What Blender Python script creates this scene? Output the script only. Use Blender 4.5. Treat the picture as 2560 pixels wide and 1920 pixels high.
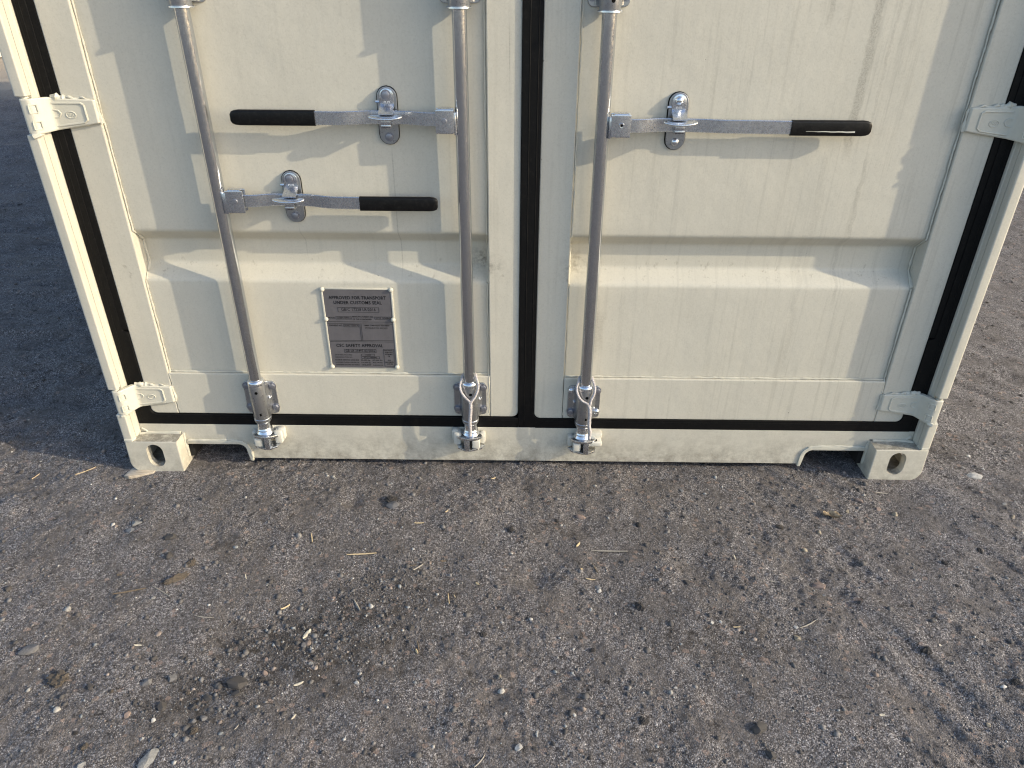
import bpy, bmesh, math, random
import numpy as np
from mathutils import Matrix, Vector
random.seed(7); rng = np.random.default_rng(7)
R = math.radians
for o in list(bpy.data.objects): bpy.data.objects.remove(o)
scene = bpy.context.scene
col = scene.collection

# ------------------------------------------------------------------ camera
CAM = dict(f=1842.07/2560*36, loc=(-.0263, -1.8218, 1.4118), yaw=-.0081, pitch=.534, roll=.0064)
cd = bpy.data.cameras.new('camera'); cam = bpy.data.objects.new('camera', cd); col.objects.link(cam)
cd.sensor_fit = 'HORIZONTAL'; cd.sensor_width = 36; cd.lens = CAM['f']; cd.clip_start = .02; cd.clip_end = 3000
def cam_matrix(loc, yaw, pitch, roll):
    fw = Vector((math.sin(yaw)*math.cos(pitch), math.cos(yaw)*math.cos(pitch), -math.sin(pitch)))
    r = Vector((math.cos(yaw), -math.sin(yaw), 0)); u = r.cross(fw)
    r2 = math.cos(roll)*r+math.sin(roll)*u; u2 = -math.sin(roll)*r+math.cos(roll)*u
    m = Matrix((r2, u2, -fw)).transposed().to_4x4(); m.translation = Vector(loc); return m
cam.matrix_world = cam_matrix(CAM['loc'], CAM['yaw'], CAM['pitch'], CAM['roll'])
scene.camera = cam

# ------------------------------------------------------------------ light
SUN_EL, SUN_AZ = R(23.5), R(105.1)          # azimuth clockwise from +Y
world = bpy.data.worlds.new('World'); scene.world = world; world.use_nodes = True
wn = world.node_tree; bg = wn.nodes['Background']
sky = wn.nodes.new('ShaderNodeTexSky'); sky.sky_type = 'NISHITA'; sky.sun_disc = False
sky.sun_elevation = SUN_EL; sky.sun_rotation = SUN_AZ; sky.air_density = 1.0; sky.dust_density = 1.8; sky.ozone_density = 1.0
wn.links.new(sky.outputs[0], bg.inputs[0]); bg.inputs[1].default_value = .15
sl = bpy.data.lights.new('sun', 'SUN'); sl.energy = 2.15; sl.angle = R(.53); sl.color = (1, .87, .64)
sun = bpy.data.objects.new('sun', sl); col.objects.link(sun)
sdir = Vector((math.sin(SUN_AZ)*math.cos(SUN_EL), math.cos(SUN_AZ)*math.cos(SUN_EL), math.sin(SUN_EL)))
sun.rotation_euler = sdir.to_track_quat('Z', 'Y').to_euler()
vs = scene.view_settings
vs.view_transform = 'Standard'; vs.look = 'None'; vs.gamma = 1; vs.exposure = .96; vs.use_curve_mapping = False
scene.cycles.filter_width = 1.15

# ------------------------------------------------------------------ node helpers
class NT:
    def __init__(s, name):
        s.m = bpy.data.materials.new(name); s.m.use_nodes = True; s.t = s.m.node_tree
        s.b = s.t.nodes['Principled BSDF']; s.geo = None
    def n(s, typ, **kw):
        x = s.t.nodes.new(typ)
        for k, v in kw.items():
            if k[0] == 'i' and k[1:].isdigit(): x.inputs[int(k[1:])].default_value = v
            else: setattr(x, k, v)
        return x
    def l(s, a, b): s.t.links.new(a, b)
    def pos(s):
        if not s.geo: s.geo = s.n('ShaderNodeNewGeometry')
        return s.geo.outputs['Position']
    def scaled(s, v):
        m = s.n('ShaderNodeVectorMath', operation='MULTIPLY'); s.l(s.pos(), m.inputs[0]); m.inputs[1].default_value = v; return m.outputs[0]
    def noise(s, scale, detail=4, rough=.6, vec=None, dist=0):
        x = s.n('ShaderNodeTexNoise'); x.inputs['Scale'].default_value = scale; x.inputs['Detail'].default_value = detail
        x.inputs['Roughness'].default_value = rough; x.inputs['Distortion'].default_value = dist
        s.l(vec if vec is not None else s.pos(), x.inputs['Vector']); return x.outputs['Fac']
    def voro(s, scale, out='Color', vec=None, feature='F1'):
        x = s.n('ShaderNodeTexVoronoi', feature=feature); x.inputs['Scale'].default_value = scale
        s.l(vec if vec is not None else s.pos(), x.inputs['Vector']); return x.outputs[out]
    def ramp(s, fac, stops, interp='LINEAR'):
        x = s.n('ShaderNodeValToRGB'); x.color_ramp.interpolation = interp; e = x.color_ramp.elements
        while len(e) < len(stops): e.new(.5)
        for k, (p, c) in enumerate(stops):
            e[k].position = p; e[k].color = c if len(c) == 4 else (*c, 1)
        s.l(fac, x.inputs[0]); return x.outputs[0]
    def mr(s, v, a, b, c=0, d=1):
        x = s.n('ShaderNodeMapRange'); x.inputs[1].default_value = a; x.inputs[2].default_value = b
        x.inputs[3].default_value = c; x.inputs[4].default_value = d; s.l(v, x.inputs[0]); return x.outputs[0]
    def math(s, op, a, b=None):
        x = s.n('ShaderNodeMath', operation=op)
        for i, v in enumerate((a, b)):
            if v is None: continue
            if isinstance(v, (int, float)): x.inputs[i].default_value = v
            else: s.l(v, x.inputs[i])
        return x.outputs[0]
    def mix(s, fac, a, b, mode='MIX'):
        x = s.n('ShaderNodeMix', data_type='RGBA', blend_type=mode)
        for i, v in ((0, fac), (6, a), (7, b)):
            if isinstance(v, (int, float)): x.inputs[i].default_value = v
            elif isinstance(v, tuple): x.inputs[i].default_value = v if len(v) == 4 else (*v, 1)
            else: s.l(v, x.inputs[i])
        return x.outputs[2]
    def sep(s, v):
        x = s.n('ShaderNodeSeparateXYZ'); s.l(v, x.inputs[0]); return x.outputs
    def bump(s, h, strength, dist, prev=None):
        x = s.n('ShaderNodeBump'); x.inputs['Strength'].default_value = strength; x.inputs['Distance'].default_value = dist
        s.l(h, x.inputs['Height'])
        if prev is not None: s.l(prev, x.inputs['Normal'])
        return x.outputs[0]
    def out(s, color=None, rough=None, metal=None, normal=None, spec=None):
        for k, v in (('Base Color', color), ('Roughness', rough), ('Metallic', metal), ('Specular IOR Level', spec)):
            if v is None: continue
            if isinstance(v, (int, float)): s.b.inputs[k].default_value = v
            elif isinstance(v, tuple): s.b.inputs[k].default_value = (*v, 1)
            else: s.l(v, s.b.inputs[k])
        if normal is not None: s.l(normal, s.b.inputs['Normal'])
        return s.m

CREAM = (.562, .538, .460)
def band(t, v, c, w):                       # 1 at c falling to 0 at c +- w
    return t.mr(t.math('ABSOLUTE', t.math('SUBTRACT', v, c)), 0, w, 1, 0)
def mat_paint(name, streaks=.0, dirt=.0, top_dust=.0):
    t = NT(name)
    c = t.mix(t.mr(t.noise(9, 3), .35, .7), CREAM, tuple(k*.955 for k in CREAM))
    x, y, z = t.sep(t.pos())
    # rain streaks, long and thin, running down the sheet
    st = t.noise(1, 5, .62, t.scaled((62, 1, 2.1)), .2)
    amt = t.mr(st, .53, .80, 0, .18+streaks*.95)
    if streaks: amt = t.math('MULTIPLY', amt, t.mr(x, -.5, .9, .35, 1.5))
    c = t.mix(amt, c, (.335, .32, .27))
    if streaks:
        wob = t.mr(t.noise(14, 3), .3, .7, -.006, .006)
        xx = t.math('ADD', x, wob)
        gr = t.mr(t.noise(330, 3, .75), .40, .62, .0, 1)
        for (cx, w, z0, z1, k) in ((.790, .013, .965, 1.6, .46), (.681, .008, 1.262, 1.34, .40), (.835, .004, 1.02, 1.6, .2), (.846, .006, .55, .98, .22),
                                   (.205, .018, .40, .54, .30), (.19, .012, .36, .72, .2), (.745, .01, .34, .98, .14), (-.3475, .0020, .62, .985, .38), (-.6095, .0018, .66, .785, .3), (-.052, .0014, 1.13, 1.27, .4)):
            m = t.math('MULTIPLY', t.mr(band(t, x if w < .003 else xx, cx, w), 0, .45), t.math('MULTIPLY', t.mr(z, z0-.012, z0+.05), t.mr(z, z1-.03, z1, 1, 0)))
            m = t.math('MULTIPLY', m, t.mr(gr, 0, 1, .35, 1))
            c = t.mix(t.math('MULTIPLY', m, k), c, (.115, .105, .085))
        # dried splash marks on the sloping foot of the pressing
        m = t.math('MULTIPLY', t.mr(t.noise(70, 5, .7, t.scaled((1, 1, .55))), .60, .68), t.math('MULTIPLY', t.mr(z, .60, .635), t.mr(z, .655, .685, 1, 0)))
        c = t.mix(t.math('MULTIPLY', m, .50), c, (.22, .19, .14))
        # grime gathered at the end of the left pressing
        m = t.math('MULTIPLY', band(t, x, -.125, .07), band(t, z, .672, .04)); m = t.math('MULTIPLY', m, t.mr(t.noise(60, 5, .7), .42, .62))
        c = t.mix(t.math('MULTIPLY', m, 1.0), c, (.10, .09, .075))
        m = t.math('MULTIPLY', band(t, x, .135, .06), band(t, z, .665, .04)); m = t.math('MULTIPLY', m, t.mr(t.noise(60, 5, .7), .42, .62))
        c = t.mix(t.math('MULTIPLY', m, .8), c, (.16, .14, .10))
    if dirt:
        m = t.math('MULTIPLY', t.mr(t.noise(26, 7, .78), .40, .66), t.mr(z, .13, .02, .12, 1))
        c = t.mix(t.math('MULTIPLY', m, dirt), c, (.19, .168, .135))
    # flies, chips and specks
    sp = t.voro(34, 'Distance'); spr = t.sep(t.voro(34, 'Color'))
    m = t.math('MULTIPLY', t.math('LESS_THAN', t.math('ADD', sp, t.mr(t.noise(300, 2), .3, .7, -.03, .05)), t.math('MULTIPLY', spr[1], .085)), t.math('GREATER_THAN', spr[0], .90))
    c = t.mix(t.math('MULTIPLY', m, .7), c, (.09, .085, .08))
    fine = t.noise(210, 4, .75)
    c = t.mix(t.mr(fine, .50, .72, 0, .30), c, (.33, .31, .255))
    c = t.mix(t.mr(t.noise(170, 3, .7), .52, .70, 0, .16), c, (.68, .66, .59))
    c = t.mix(t.mr(t.noise(3.2, 5, .65), .45, .70, 0, .16), c, (.40, .385, .33))
    sc = t.noise(1, 4, .8, t.scaled((150, 20, 38)), 1.2)
    c = t.mix(t.math('MULTIPLY', t.mr(sc, .68, .76, 0, .32), t.mr(t.noise(5, 3), .5, .6)), c, (.25, .235, .195))
    if top_dust:
        nz = t.sep(t.geo.outputs['Normal'])[2]
        m = t.math('MULTIPLY', t.mr(nz, .55, .9), t.mr(t.noise(55, 6, .75), .30, .55))
        c = t.mix(t.math('MULTIPLY', m, top_dust), c, (.075, .066, .056))
    nb = t.bump(t.noise(260, 2, .6), .10, .0012)
    nb = t.bump(t.noise(45, 2, .5), .10, .004, nb)
    nb = t.bump(t.noise(7, 3, .5), .14, .02, nb)
    return t.out(c, t.mr(t.noise(30, 3), .3, .7, .42, .55), 0, nb, .42)
def mat_zinc(name, base, rough, metal=.9, blot=.25, dents=.0):
    t = NT(name)
    c = t.mix(t.mr(t.noise(190, 6, .8), .32, .72), base, tuple(k*(1-.9*blot) for k in base))
    c = t.mix(t.mr(t.noise(24, 4, .6), .55, .75, 0, .22), c, (.62, .62, .62))
    r = t.mr(t.noise(150, 5, .8), .3, .7, rough-.06, rough+.08)
    nb = t.bump(t.noise(120, 2, .5), .06, .0004)
    if dents:
        nb = t.bump(t.noise(1, 2, .5, t.scaled((60, 60, 45)), .3), dents, .001, nb)
    return t.out(c, r, metal, nb)
def mat_plain(name, c, rough, spec=.5, n=0, bump=.15, scale=200, metal=0):
    t = NT(name); cc = c
    if n: cc = t.mix(t.mr(t.noise(scale*.4, 4, .65), .3, .7), c, tuple(min(1, k*(1+n)) for k in c))
    return t.out(cc, rough, metal, t.bump(t.noise(scale, 3, .6), bump, .001), spec)
M = {}
M['panel'] = mat_paint('cream_paint_door', .32)
M['paint'] = mat_paint('cream_paint', .0)
M['sill'] = mat_paint('cream_paint_sill', .0, .9)
M['cast'] = mat_paint('cream_paint_casting', .0, .55, .66)
M['weld'] = mat_plain('cream_paint_weld', (.575, .558, .478), .42, .45, -.08, .35, 160)
M['keeper'] = mat_plain('cream_paint_keeper', (.60, .585, .52), .4, .45, -.12, .3, 120)
M['rod'] = mat_zinc('galvanised_tube', (.60, .62, .65), .17, .97, .14, .05)
M['bracket'] = mat_zinc('galvanised_cast', (.44, .455, .48), .30, .9, .14)
M['bright'] = mat_zinc('zinc_plated', (.74, .77, .82), .24, 1.0, .12)
M['barsteel'] = mat_zinc('zinc_plated_bar', (.62, .645, .69), .26, .97, .05)
M['bolt'] = mat_zinc('zinc_bolt', (.34, .35, .40), .40, .85, .2)
M['rubber'] = mat_plain('black_rubber', (.0042, .0042, .0046), .55, .16, .8, .25, 120)
M['grip'] = mat_plain('black_vinyl_grip', (.0035, .0035, .004), .42, .22, .5, .3, 60)
t = NT('black_vinyl_grip'); c = t.mix(t.mr(t.noise(110, 5, .75), .50, .74, 0, .5), (.0034, .0034, .0038), (.030, .028, .026))
M['grip'] = t.out(c, t.mr(t.noise(60, 3), .3, .7, .32, .52), 0, t.bump(t.noise(70, 3, .6), .35, .0015), .25)
t = NT('black_rubber'); c = t.mix(t.mr(t.noise(90, 5, .75), .52, .76, 0, .45), (.0040, .0040, .0044), (.022, .020, .018))
M['rubber'] = t.out(c, .55, 0, t.bump(t.noise(60, 3, .6), .3, .0015), .16)
M['hole'] = mat_plain('dark_bore', (.006, .006, .006), .9, .1)
M['plate'] = mat_plain('etched_plate', (.135, .129, .137), .42, .5, .18, .12, 90, .25)
M['ink'] = mat_plain('plate_ink', (.012, .011, .012), .5, .3)
M['mark'] = mat_plain('stamp_mark', (.75, .76, .78), .4, .5)
M['dark'] = mat_plain('underside_bitumen', (.02, .02, .02), .8, .2, .4)
t = NT('rope_strand'); c = t.mix(t.mr(t.noise(420, 3, .7), .38, .62), (.60, .58, .58), (.27, .24, .25)); M['rope'] = t.out(c, .65, 0, t.bump(t.noise(900, 2), .4, .001))

# ------------------------------------------------------------------ mesh helpers
class MB:
    def __init__(s): s.v = []; s.f = []
    def add(s, v, f):
        o = len(s.v); s.v += [tuple(p) for p in v]; s.f += [tuple(i+o for i in q) for q in f]; return s
    def box(s, x0, x1, y0, y1, z0, z1, bev=0, seg=2, mat=None):
        bm = bmesh.new(); bmesh.ops.create_cube(bm, size=1)
        for v in bm.verts:
            v.co = ((x0+x1)/2+v.co.x*(x1-x0), (y0+y1)/2+v.co.y*(y1-y0), (z0+z1)/2+v.co.z*(z1-z0))
        if bev: bmesh.ops.bevel(bm, geom=list(bm.edges), offset=bev, segments=seg, profile=.5, affect='EDGES')
        return s.bm(bm, mat)
    def bm(s, bm, mat=None):
        bm.verts.index_update()
        s.add([(mat @ v.co) if mat else v.co for v in bm.verts], [[v.index for v in f.verts] for f in bm.faces]); bm.free(); return s
    def prism(s, pts, y0, y1, bev=0, axis='y', seg=2, all_edges=False):
        # pts: 2D outline; axis y -> pts are (x,z); axis z -> (x,y); axis x -> (y,z)
        mp = {'y': lambda a, b, c: (a, c, b), 'z': lambda a, b, c: (a, b, c), 'x': lambda a, b, c: (c, a, b)}[axis]
        bm = bmesh.new()
        A = [bm.verts.new(mp(a, b, y0)) for a, b in pts]; B = [bm.verts.new(mp(a, b, y1)) for a, b in pts]
        n = len(pts)
        fa = bm.faces.new(A); bm.faces.new(B[::-1])
        for i in range(n): bm.faces.new((A[i], B[i], B[(i+1) % n], A[(i+1) % n]))
        bmesh.ops.recalc_face_normals(bm, faces=bm.faces)
        if bev:
            ed = list(bm.edges) if all_edges else list(fa.edges)
            bmesh.ops.bevel(bm, geom=ed, offset=bev, segments=seg, profile=.5, affect='EDGES', clamp_overlap=True)
        bmesh.ops.triangulate(bm, faces=[f for f in bm.faces if len(f.verts) > 4])
        return s.bm(bm)
    def lathe(s, prof, cx, cy, n=28, axis='z', cap=True):
        # prof: list of (r, h)
        v = []; f = []; m = len(prof)
        for r, h in prof:
            for k in range(n):
                a = 2*math.pi*k/n; p, q = r*math.cos(a), r*math.sin(a)
                v.append((cx+p, cy+q, h) if axis == 'z' else ((cx+p, h, cy+q) if axis == 'y' else (h, cx+p, cy+q)))
        flip = axis == 'y'
        for i in range(m-1):
            for k in range(n):
                q = (i*n+k, i*n+(k+1) % n, (i+1)*n+(k+1) % n, (i+1)*n+k)
                f.append(q[::-1] if flip else q)
        if cap:
            a = tuple(range(n)); b = tuple((m-1)*n+k for k in range(n))
            f += [a if flip else a[::-1], b[::-1] if flip else b]
        return s.add(v, f)
    def tube(s, path, r, n=8, closed=False):
        P = [Vector(p) for p in path]; m = len(P); rr = r if hasattr(r, '__len__') else [r]*m
        v = []; f = []; up = Vector((.31, .17, .93))
        for i in range(m):
            a = P[(i-1) % m] if (closed or i) else P[0]; b = P[(i+1) % m] if (closed or i < m-1) else P[-1]
            t = (b-a).normalized(); u = (up-t*up.dot(t)); u.normalize(); up = u; w = t.cross(u)
            for k in range(n):
                q = 2*math.pi*k/n; v.append(P[i]+rr[i]*(math.cos(q)*u+math.sin(q)*w))
        for i in range(m if closed else m-1):
            j = (i+1) % m
            for k in range(n): f.append((i*n+k, i*n+(k+1) % n, j*n+(k+1) % n, j*n+k))
        if not closed: f += [tuple(range(n))[::-1], tuple((m-1)*n+k for k in range(n))]
        return s.add(v, f)
    def mesh(s, name, smooth=35):
        me = bpy.data.meshes.new(name); me.from_pydata(s.v, [], s.f); me.update()
        if smooth:
            me.polygons.foreach_set('use_smooth', [True]*len(me.polygons)); me.set_sharp_from_angle(angle=R(smooth))
        return me
    def build(s, name, mat, parent=None, smooth=35):
        me = s.mesh(name, smooth); me.materials.append(mat)
        return obj(name, me, parent)
def obj(name, me, parent=None):
    o = bpy.data.objects.new(name, me); col.objects.link(o)
    if parent is not None: o.parent = parent
    return o
def thing(name, label, cat, loc=(0, 0, 0), group=None):
    o = obj(name, None); o.location = loc; o.empty_display_size = .1; tag(o, label, cat, group); return o
def tag(o, label, cat, group=None):
    o['label'] = label; o['category'] = cat
    if group: o['group'] = group
    return o
def struct(o): o['kind'] = 'structure'; return o
def arc(cx, cz, r, a0, a1, n=6):
    return [(cx+r*math.cos(R(a0+(a1-a0)*i/n)), cz+r*math.sin(R(a0+(a1-a0)*i/n))) for i in range(n+1)]
def stadium(cx, z0, z1, w, n=8):
    r = w/2; return arc(cx, z0+r, r, 180, 360, n)+arc(cx, z1-r, r, 0, 180, n)
def rrect(x0, x1, z0, z1, r, n=4):
    return arc(x0+r, z0+r, r, 180, 270, n)+arc(x1-r, z0+r, r, 270, 360, n)+arc(x1-r, z1-r, r, 0, 90, n)+arc(x0+r, z1-r, r, 90, 180, n)
def fillet(pts, r, n=4):
    out = [pts[0]]
    for i in range(1, len(pts)-1):
        p0, p1, p2 = (Vector(q) for q in (pts[i-1], pts[i], pts[i+1]))
        a, b = (p0-p1), (p2-p1); d = min(r, a.length*.45, b.length*.45)
        s, e = p1+a.normalized()*d, p1+b.normalized()*d
        for k in range(n+1):
            tt = k/n; out.append(tuple((1-tt)**2*s+2*tt*(1-tt)*p1+tt*tt*e))
    return out+[pts[-1]]
def boolean(base, cutters):
    o = bpy.data.objects.new('tmp', base); col.objects.link(o); ts = [o]
    for c in cutters:
        k = bpy.data.objects.new('tmp', c); col.objects.link(k); ts.append(k)
        m = o.modifiers.new('b', 'BOOLEAN'); m.operation = 'DIFFERENCE'; m.solver = 'EXACT'; m.object = k
    dg = bpy.context.evaluated_depsgraph_get(); dg.update()
    me = bpy.data.meshes.new_from_object(o.evaluated_get(dg))
    for k in ts: bpy.data.objects.remove(k)
    return me
# hashed value noise for relief
def vnoise(x, y, seed=0):
    xi = np.floor(x).astype(np.int64); yi = np.floor(y).astype(np.int64); fx = x-xi; fy = y-yi
    def h(a, b):
        n = (a*374761393+b*668265263+seed*982451653) & 0x7fffffff
        n = ((n ^ (n >> 13))*1274126177) & 0x7fffffff
        return ((n ^ (n >> 16)) & 0xffff)/65535.0
    fx = fx*fx*(3-2*fx); fy = fy*fy*(3-2*fy)
    return (h(xi, yi)*(1-fx)+h(xi+1, yi)*fx)*(1-fy)+(h(xi, yi+1)*(1-fx)+h(xi+1, yi+1)*fx)*fy-.5
def wobble(v, s, a, seed): return float(a*2*vnoise(np.array([v*s]), np.array([seed*7.3]), seed)[0])

# ------------------------------------------------------------------ ground
TREAD = (math.cos(R(-28)), math.sin(R(-28)))
PITS = [(-.505, -.135, .028, .014), (-.62, -.62, .10, .010), (-.42, -.40, .06, .006), (.16, -.22, .05, .007), (.46, -.37, .045, .010), (.03, -.43, .035, .012)]
def ground_h(x, y):
    x = np.asarray(x, float); y = np.asarray(y, float)
    h = .014*vnoise(x*1.9, y*1.9, 1)+.012*vnoise(x*5.3, y*5.3, 2)+.009*vnoise(x*14, y*14, 3)
    rough = np.clip(.55+1.1*vnoise(x*2.6+9, y*2.6, 11)+.9*vnoise(x*7+3, y*7, 12), .12, 1.35)
    lump = vnoise(x*38, y*38, 4)
    h = h+rough*(.0065*np.maximum(lump, -.12)+.0048*vnoise(x*85, y*85, 5))+.0034*vnoise(x*170, y*170, 6)*(.55+.45*rough)
    # tyre lug prints crossing the yard on the right and along the left flank
    m = np.clip((x-.42)/.5, 0, 1)*np.clip(1.25+vnoise(x*1.6, y*1.6, 21)*2, 0, 1)
    s = (x*TREAD[1]*-1+y*TREAD[0])
    wv = np.sin((x*.86+y*.5)*2*math.pi/.115+2.2*vnoise(x*6, y*6, 22))
    h = h+m*.0026*np.tanh(3.2*(wv-.25))*np.clip(.6+2.4*vnoise(x*8, y*8, 23), 0, 1.3)
    ml = np.clip((-1.3-x)/.3, 0, 1)
    wl = np.sin((y+.25*x)*2*math.pi/.19+2.5*vnoise(x*3, y*5, 24))
    h = h+ml*.0055*np.tanh(1.6*wl)*np.clip(.6+2*vnoise(x*2.2, y*8, 25), 0, 1.3)
    h = h+ml*(.042*vnoise(x*1.1, y*7, 26)+.026*vnoise(x*3.5, y*20, 27)+.012*vnoise(x*14, y*40, 28))
    for cx, cy, r, d in PITS: h = h-d*np.exp(-(((x-cx)/r)**2+((y-cy)/r)**2))
    # keep it level where the castings bear
    for sx in (-1, 1):
        w = np.exp(-((np.maximum(np.abs(x-sx*1.138)-.09, 0)/.03)**2)-((np.maximum(np.abs(y-.09)-.09, 0)/.03)**2))
        h = h*(1-.8*w)+.0045*w
    w = np.clip((np.hypot(x, y)-14)/20, 0, 1)
    return h*(1-w)+.003
def axis(lo, hi, step, grow, end_lo, end_hi, cap=40):
    a = list(np.arange(lo, hi+step/2, step)); s = step
    x = a[-1]
    while x < end_hi: s = min(s*grow, cap); x += s; a.append(x)
    s = step; x = a[0]; b = []
    while x > end_lo: s = min(s*grow, cap); x -= s; b.append(x)
    return np.array(b[::-1]+a)
gx = axis(-1.75, 1.75, .0055, 1.022, -400, 400); gy = axis(-1.12, .12, .0055, 1.016, -400, 400)
X, Y = np.meshgrid(gx, gy); Z = ground_h(X, Y)
nx, ny = len(gx), len(gy)
me = bpy.data.meshes.new('ground')
me.vertices.add(nx*ny); me.vertices.foreach_set('co', np.stack([X.ravel(), Y.ravel(), Z.ravel()], 1).ravel())
ii = (np.arange(ny-1)[:, None]*nx+np.arange(nx-1)[None, :]).ravel()
quads = np.stack([ii, ii+1, ii+nx+1, ii+nx], 1)
me.loops.add(quads.size); me.loops.foreach_set('vertex_index', quads.ravel())
me.polygons.add(len(quads)); me.polygons.foreach_set('loop_start', np.arange(len(quads))*4)
me.polygons.foreach_set('use_smooth', np.ones(len(quads), bool)); me.update(calc_edges=True)
t = NT('dark_grit')
big = t.noise(2.1, 4, .6); midn = t.noise(11, 5, .65)
soil = t.mix(t.mr(big, .38, .62), (.108, .096, .086), (.150, .139, .132))
soil = t.mix(t.mr(midn, .52, .70), soil, (.060, .051, .043))
stk = t.noise(1, 5, .65, t.scaled((2.6, 13, 1)))
soil = t.mix(t.math('MULTIPLY', t.mr(stk, .48, .66, 0, .75), t.mr(t.sep(t.pos())[1], .1, .8)), soil, (.048, .042, .039))
g1 = t.sep(t.voro(265)); g2 = t.sep(t.voro(540)); g3 = t.sep(t.voro(95))
gcol = t.ramp(g1[0], [(0, (.018, .018, .020)), (.30, (.050, .048, .050)), (.60, (.120, .114, .114)), (.82, (.235, .226, .222)), (.94, (.42, .405, .39)), (1, (.66, .64, .61))])
fcol = t.ramp(g2[1], [(0, (.014, .014, .015)), (.4, (.062, .059, .060)), (.72, (.175, .167, .166)), (.92, (.42, .405, .395)), (1, (.70, .68, .66))])
c = t.mix(t.mr(t.noise(30, 4, .7), .36, .62, .55, .92), soil, gcol)
c = t.mix(t.mr(t.noise(19, 4, .7), .34, .66, .30, .72), c, fcol)
dust = t.math('MULTIPLY', t.mr(t.noise(7.5, 7, .72), .47, .60), t.mr(t.noise(70, 3, .7), .25, .5, .55, 1))
c = t.mix(t.math('MULTIPLY', dust, .72), c, t.mix(t.mr(t.noise(40, 4, .7), .35, .65), (.128, .118, .110), (.085, .077, .070)))
clump = t.math('MULTIPLY', t.mr(t.noise(48, 6, .78), .575, .64), t.mr(t.noise(6, 4, .65), .42, .58, .25, 1))
c = t.mix(t.math('MULTIPLY', clump, .85), c, (.022, .020, .019))
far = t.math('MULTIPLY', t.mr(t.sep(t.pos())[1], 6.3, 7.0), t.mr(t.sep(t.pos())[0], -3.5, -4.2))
c = t.mix(t.mr(t.noise(5, 5, .6), .35, .60, 1, .55), t.mix(.5, c, (.10, .09, .08)), c)
warm = t.mix(1.0, c, (1.18, 1.165, 1.20), 'MULTIPLY'); c = warm
gp = t.pos(); px_, py_, pz_ = t.sep(gp)
for (cx, cy, rx, ry, kk_) in ((-.50, -.66, .30, .16, .75), (-.34, -.50, .22, .10, .55), (-.72, -.80, .16, .10, .6), (.46, -.62, .20, .10, .5), (.10, -.24, .10, .05, .5), (-.78, -.34, .10, .06, .4)):
    dx_ = t.math('DIVIDE', t.math('SUBTRACT', px_, cx), rx); dy_ = t.math('DIVIDE', t.math('SUBTRACT', py_, cy), ry)
    q_ = t.math('ADD', t.math('MULTIPLY', dx_, dx_), t.math('MULTIPLY', dy_, dy_))
    m_ = t.math('MULTIPLY', t.mr(q_, .15, 1.1, 1, 0), t.mr(t.noise(24, 5, .7), .40, .56, 0, kk_))
    c = t.mix(m_, c, (.052, .044, .037))
c = t.mix(t.math('MULTIPLY', far, .8), c, (.40, .35, .29))  # paler sandy tone, puts the sunlit brightness of the far ground into its colour
pk = t.math('GREATER_THAN', g3[2], .972)
c = t.mix(t.math('MULTIPLY', pk, .5), c, (.32, .24, .20))
hh = t.math('ADD', t.math('MULTIPLY', t.voro(265, 'Distance'), -1.0), t.math('MULTIPLY', g1[1], .8))
nb = t.bump(t.mr(t.noise(48, 6, .78), .56, .66, 1, 0), .7, .0035); nb = t.bump(hh, .8, .0024, nb); nb = t.bump(t.math('ADD', t.math('MULTIPLY', t.voro(540, 'Distance'), -1.0), g2[0]), .7, .0014, nb)
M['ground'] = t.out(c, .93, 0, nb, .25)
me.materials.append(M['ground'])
struct(obj('ground', me))

# stone materials: colour comes from a per-stone attribute
t = NT('loose_stone'); at = t.n('ShaderNodeVertexColor'); at.layer_name = 'stone_colour'
c = t.mix(t.mr(t.noise(260, 4, .7), .35, .7), at.outputs[0], (.05, .048, .048)); 
c = t.mix(t.mr(t.noise(90, 4, .7), .35, .65, .15, .85), c, at.outputs[0])
M['stone'] = t.out(c, .85, 0, t.bump(t.noise(500, 4, .7), .5, .0012), .3)
def stone_palette(n):
    u = rng.random(n); v = rng.random(n)[:, None]
    base = np.where((u < .60)[:, None], np.array([.072, .067, .066])+v*.06, 0)
    base = np.where(((u >= .60) & (u < .86))[:, None], np.array([.14, .132, .128])+v*.10, base)
    base = np.where(((u >= .86) & (u < .925))[:, None], np.array([.22, .175, .150])+v*.10, base)
    base = np.where(((u >= .925) & (u < .955))[:, None], np.array([.20, .215, .225])+v*.12, base)
    base = np.where((u >= .955)[:, None], np.array([.34, .33, .31])+v*.22, base)
    return base
ico = bmesh.new(); bmesh.ops.create_icosphere(ico, subdivisions=1, radius=1); ico.verts.index_update()
IV = np.array([v.co[:] for v in ico.verts]); IF = np.array([[v.index for v in f.verts] for f in ico.faces]); ico.free()
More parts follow.
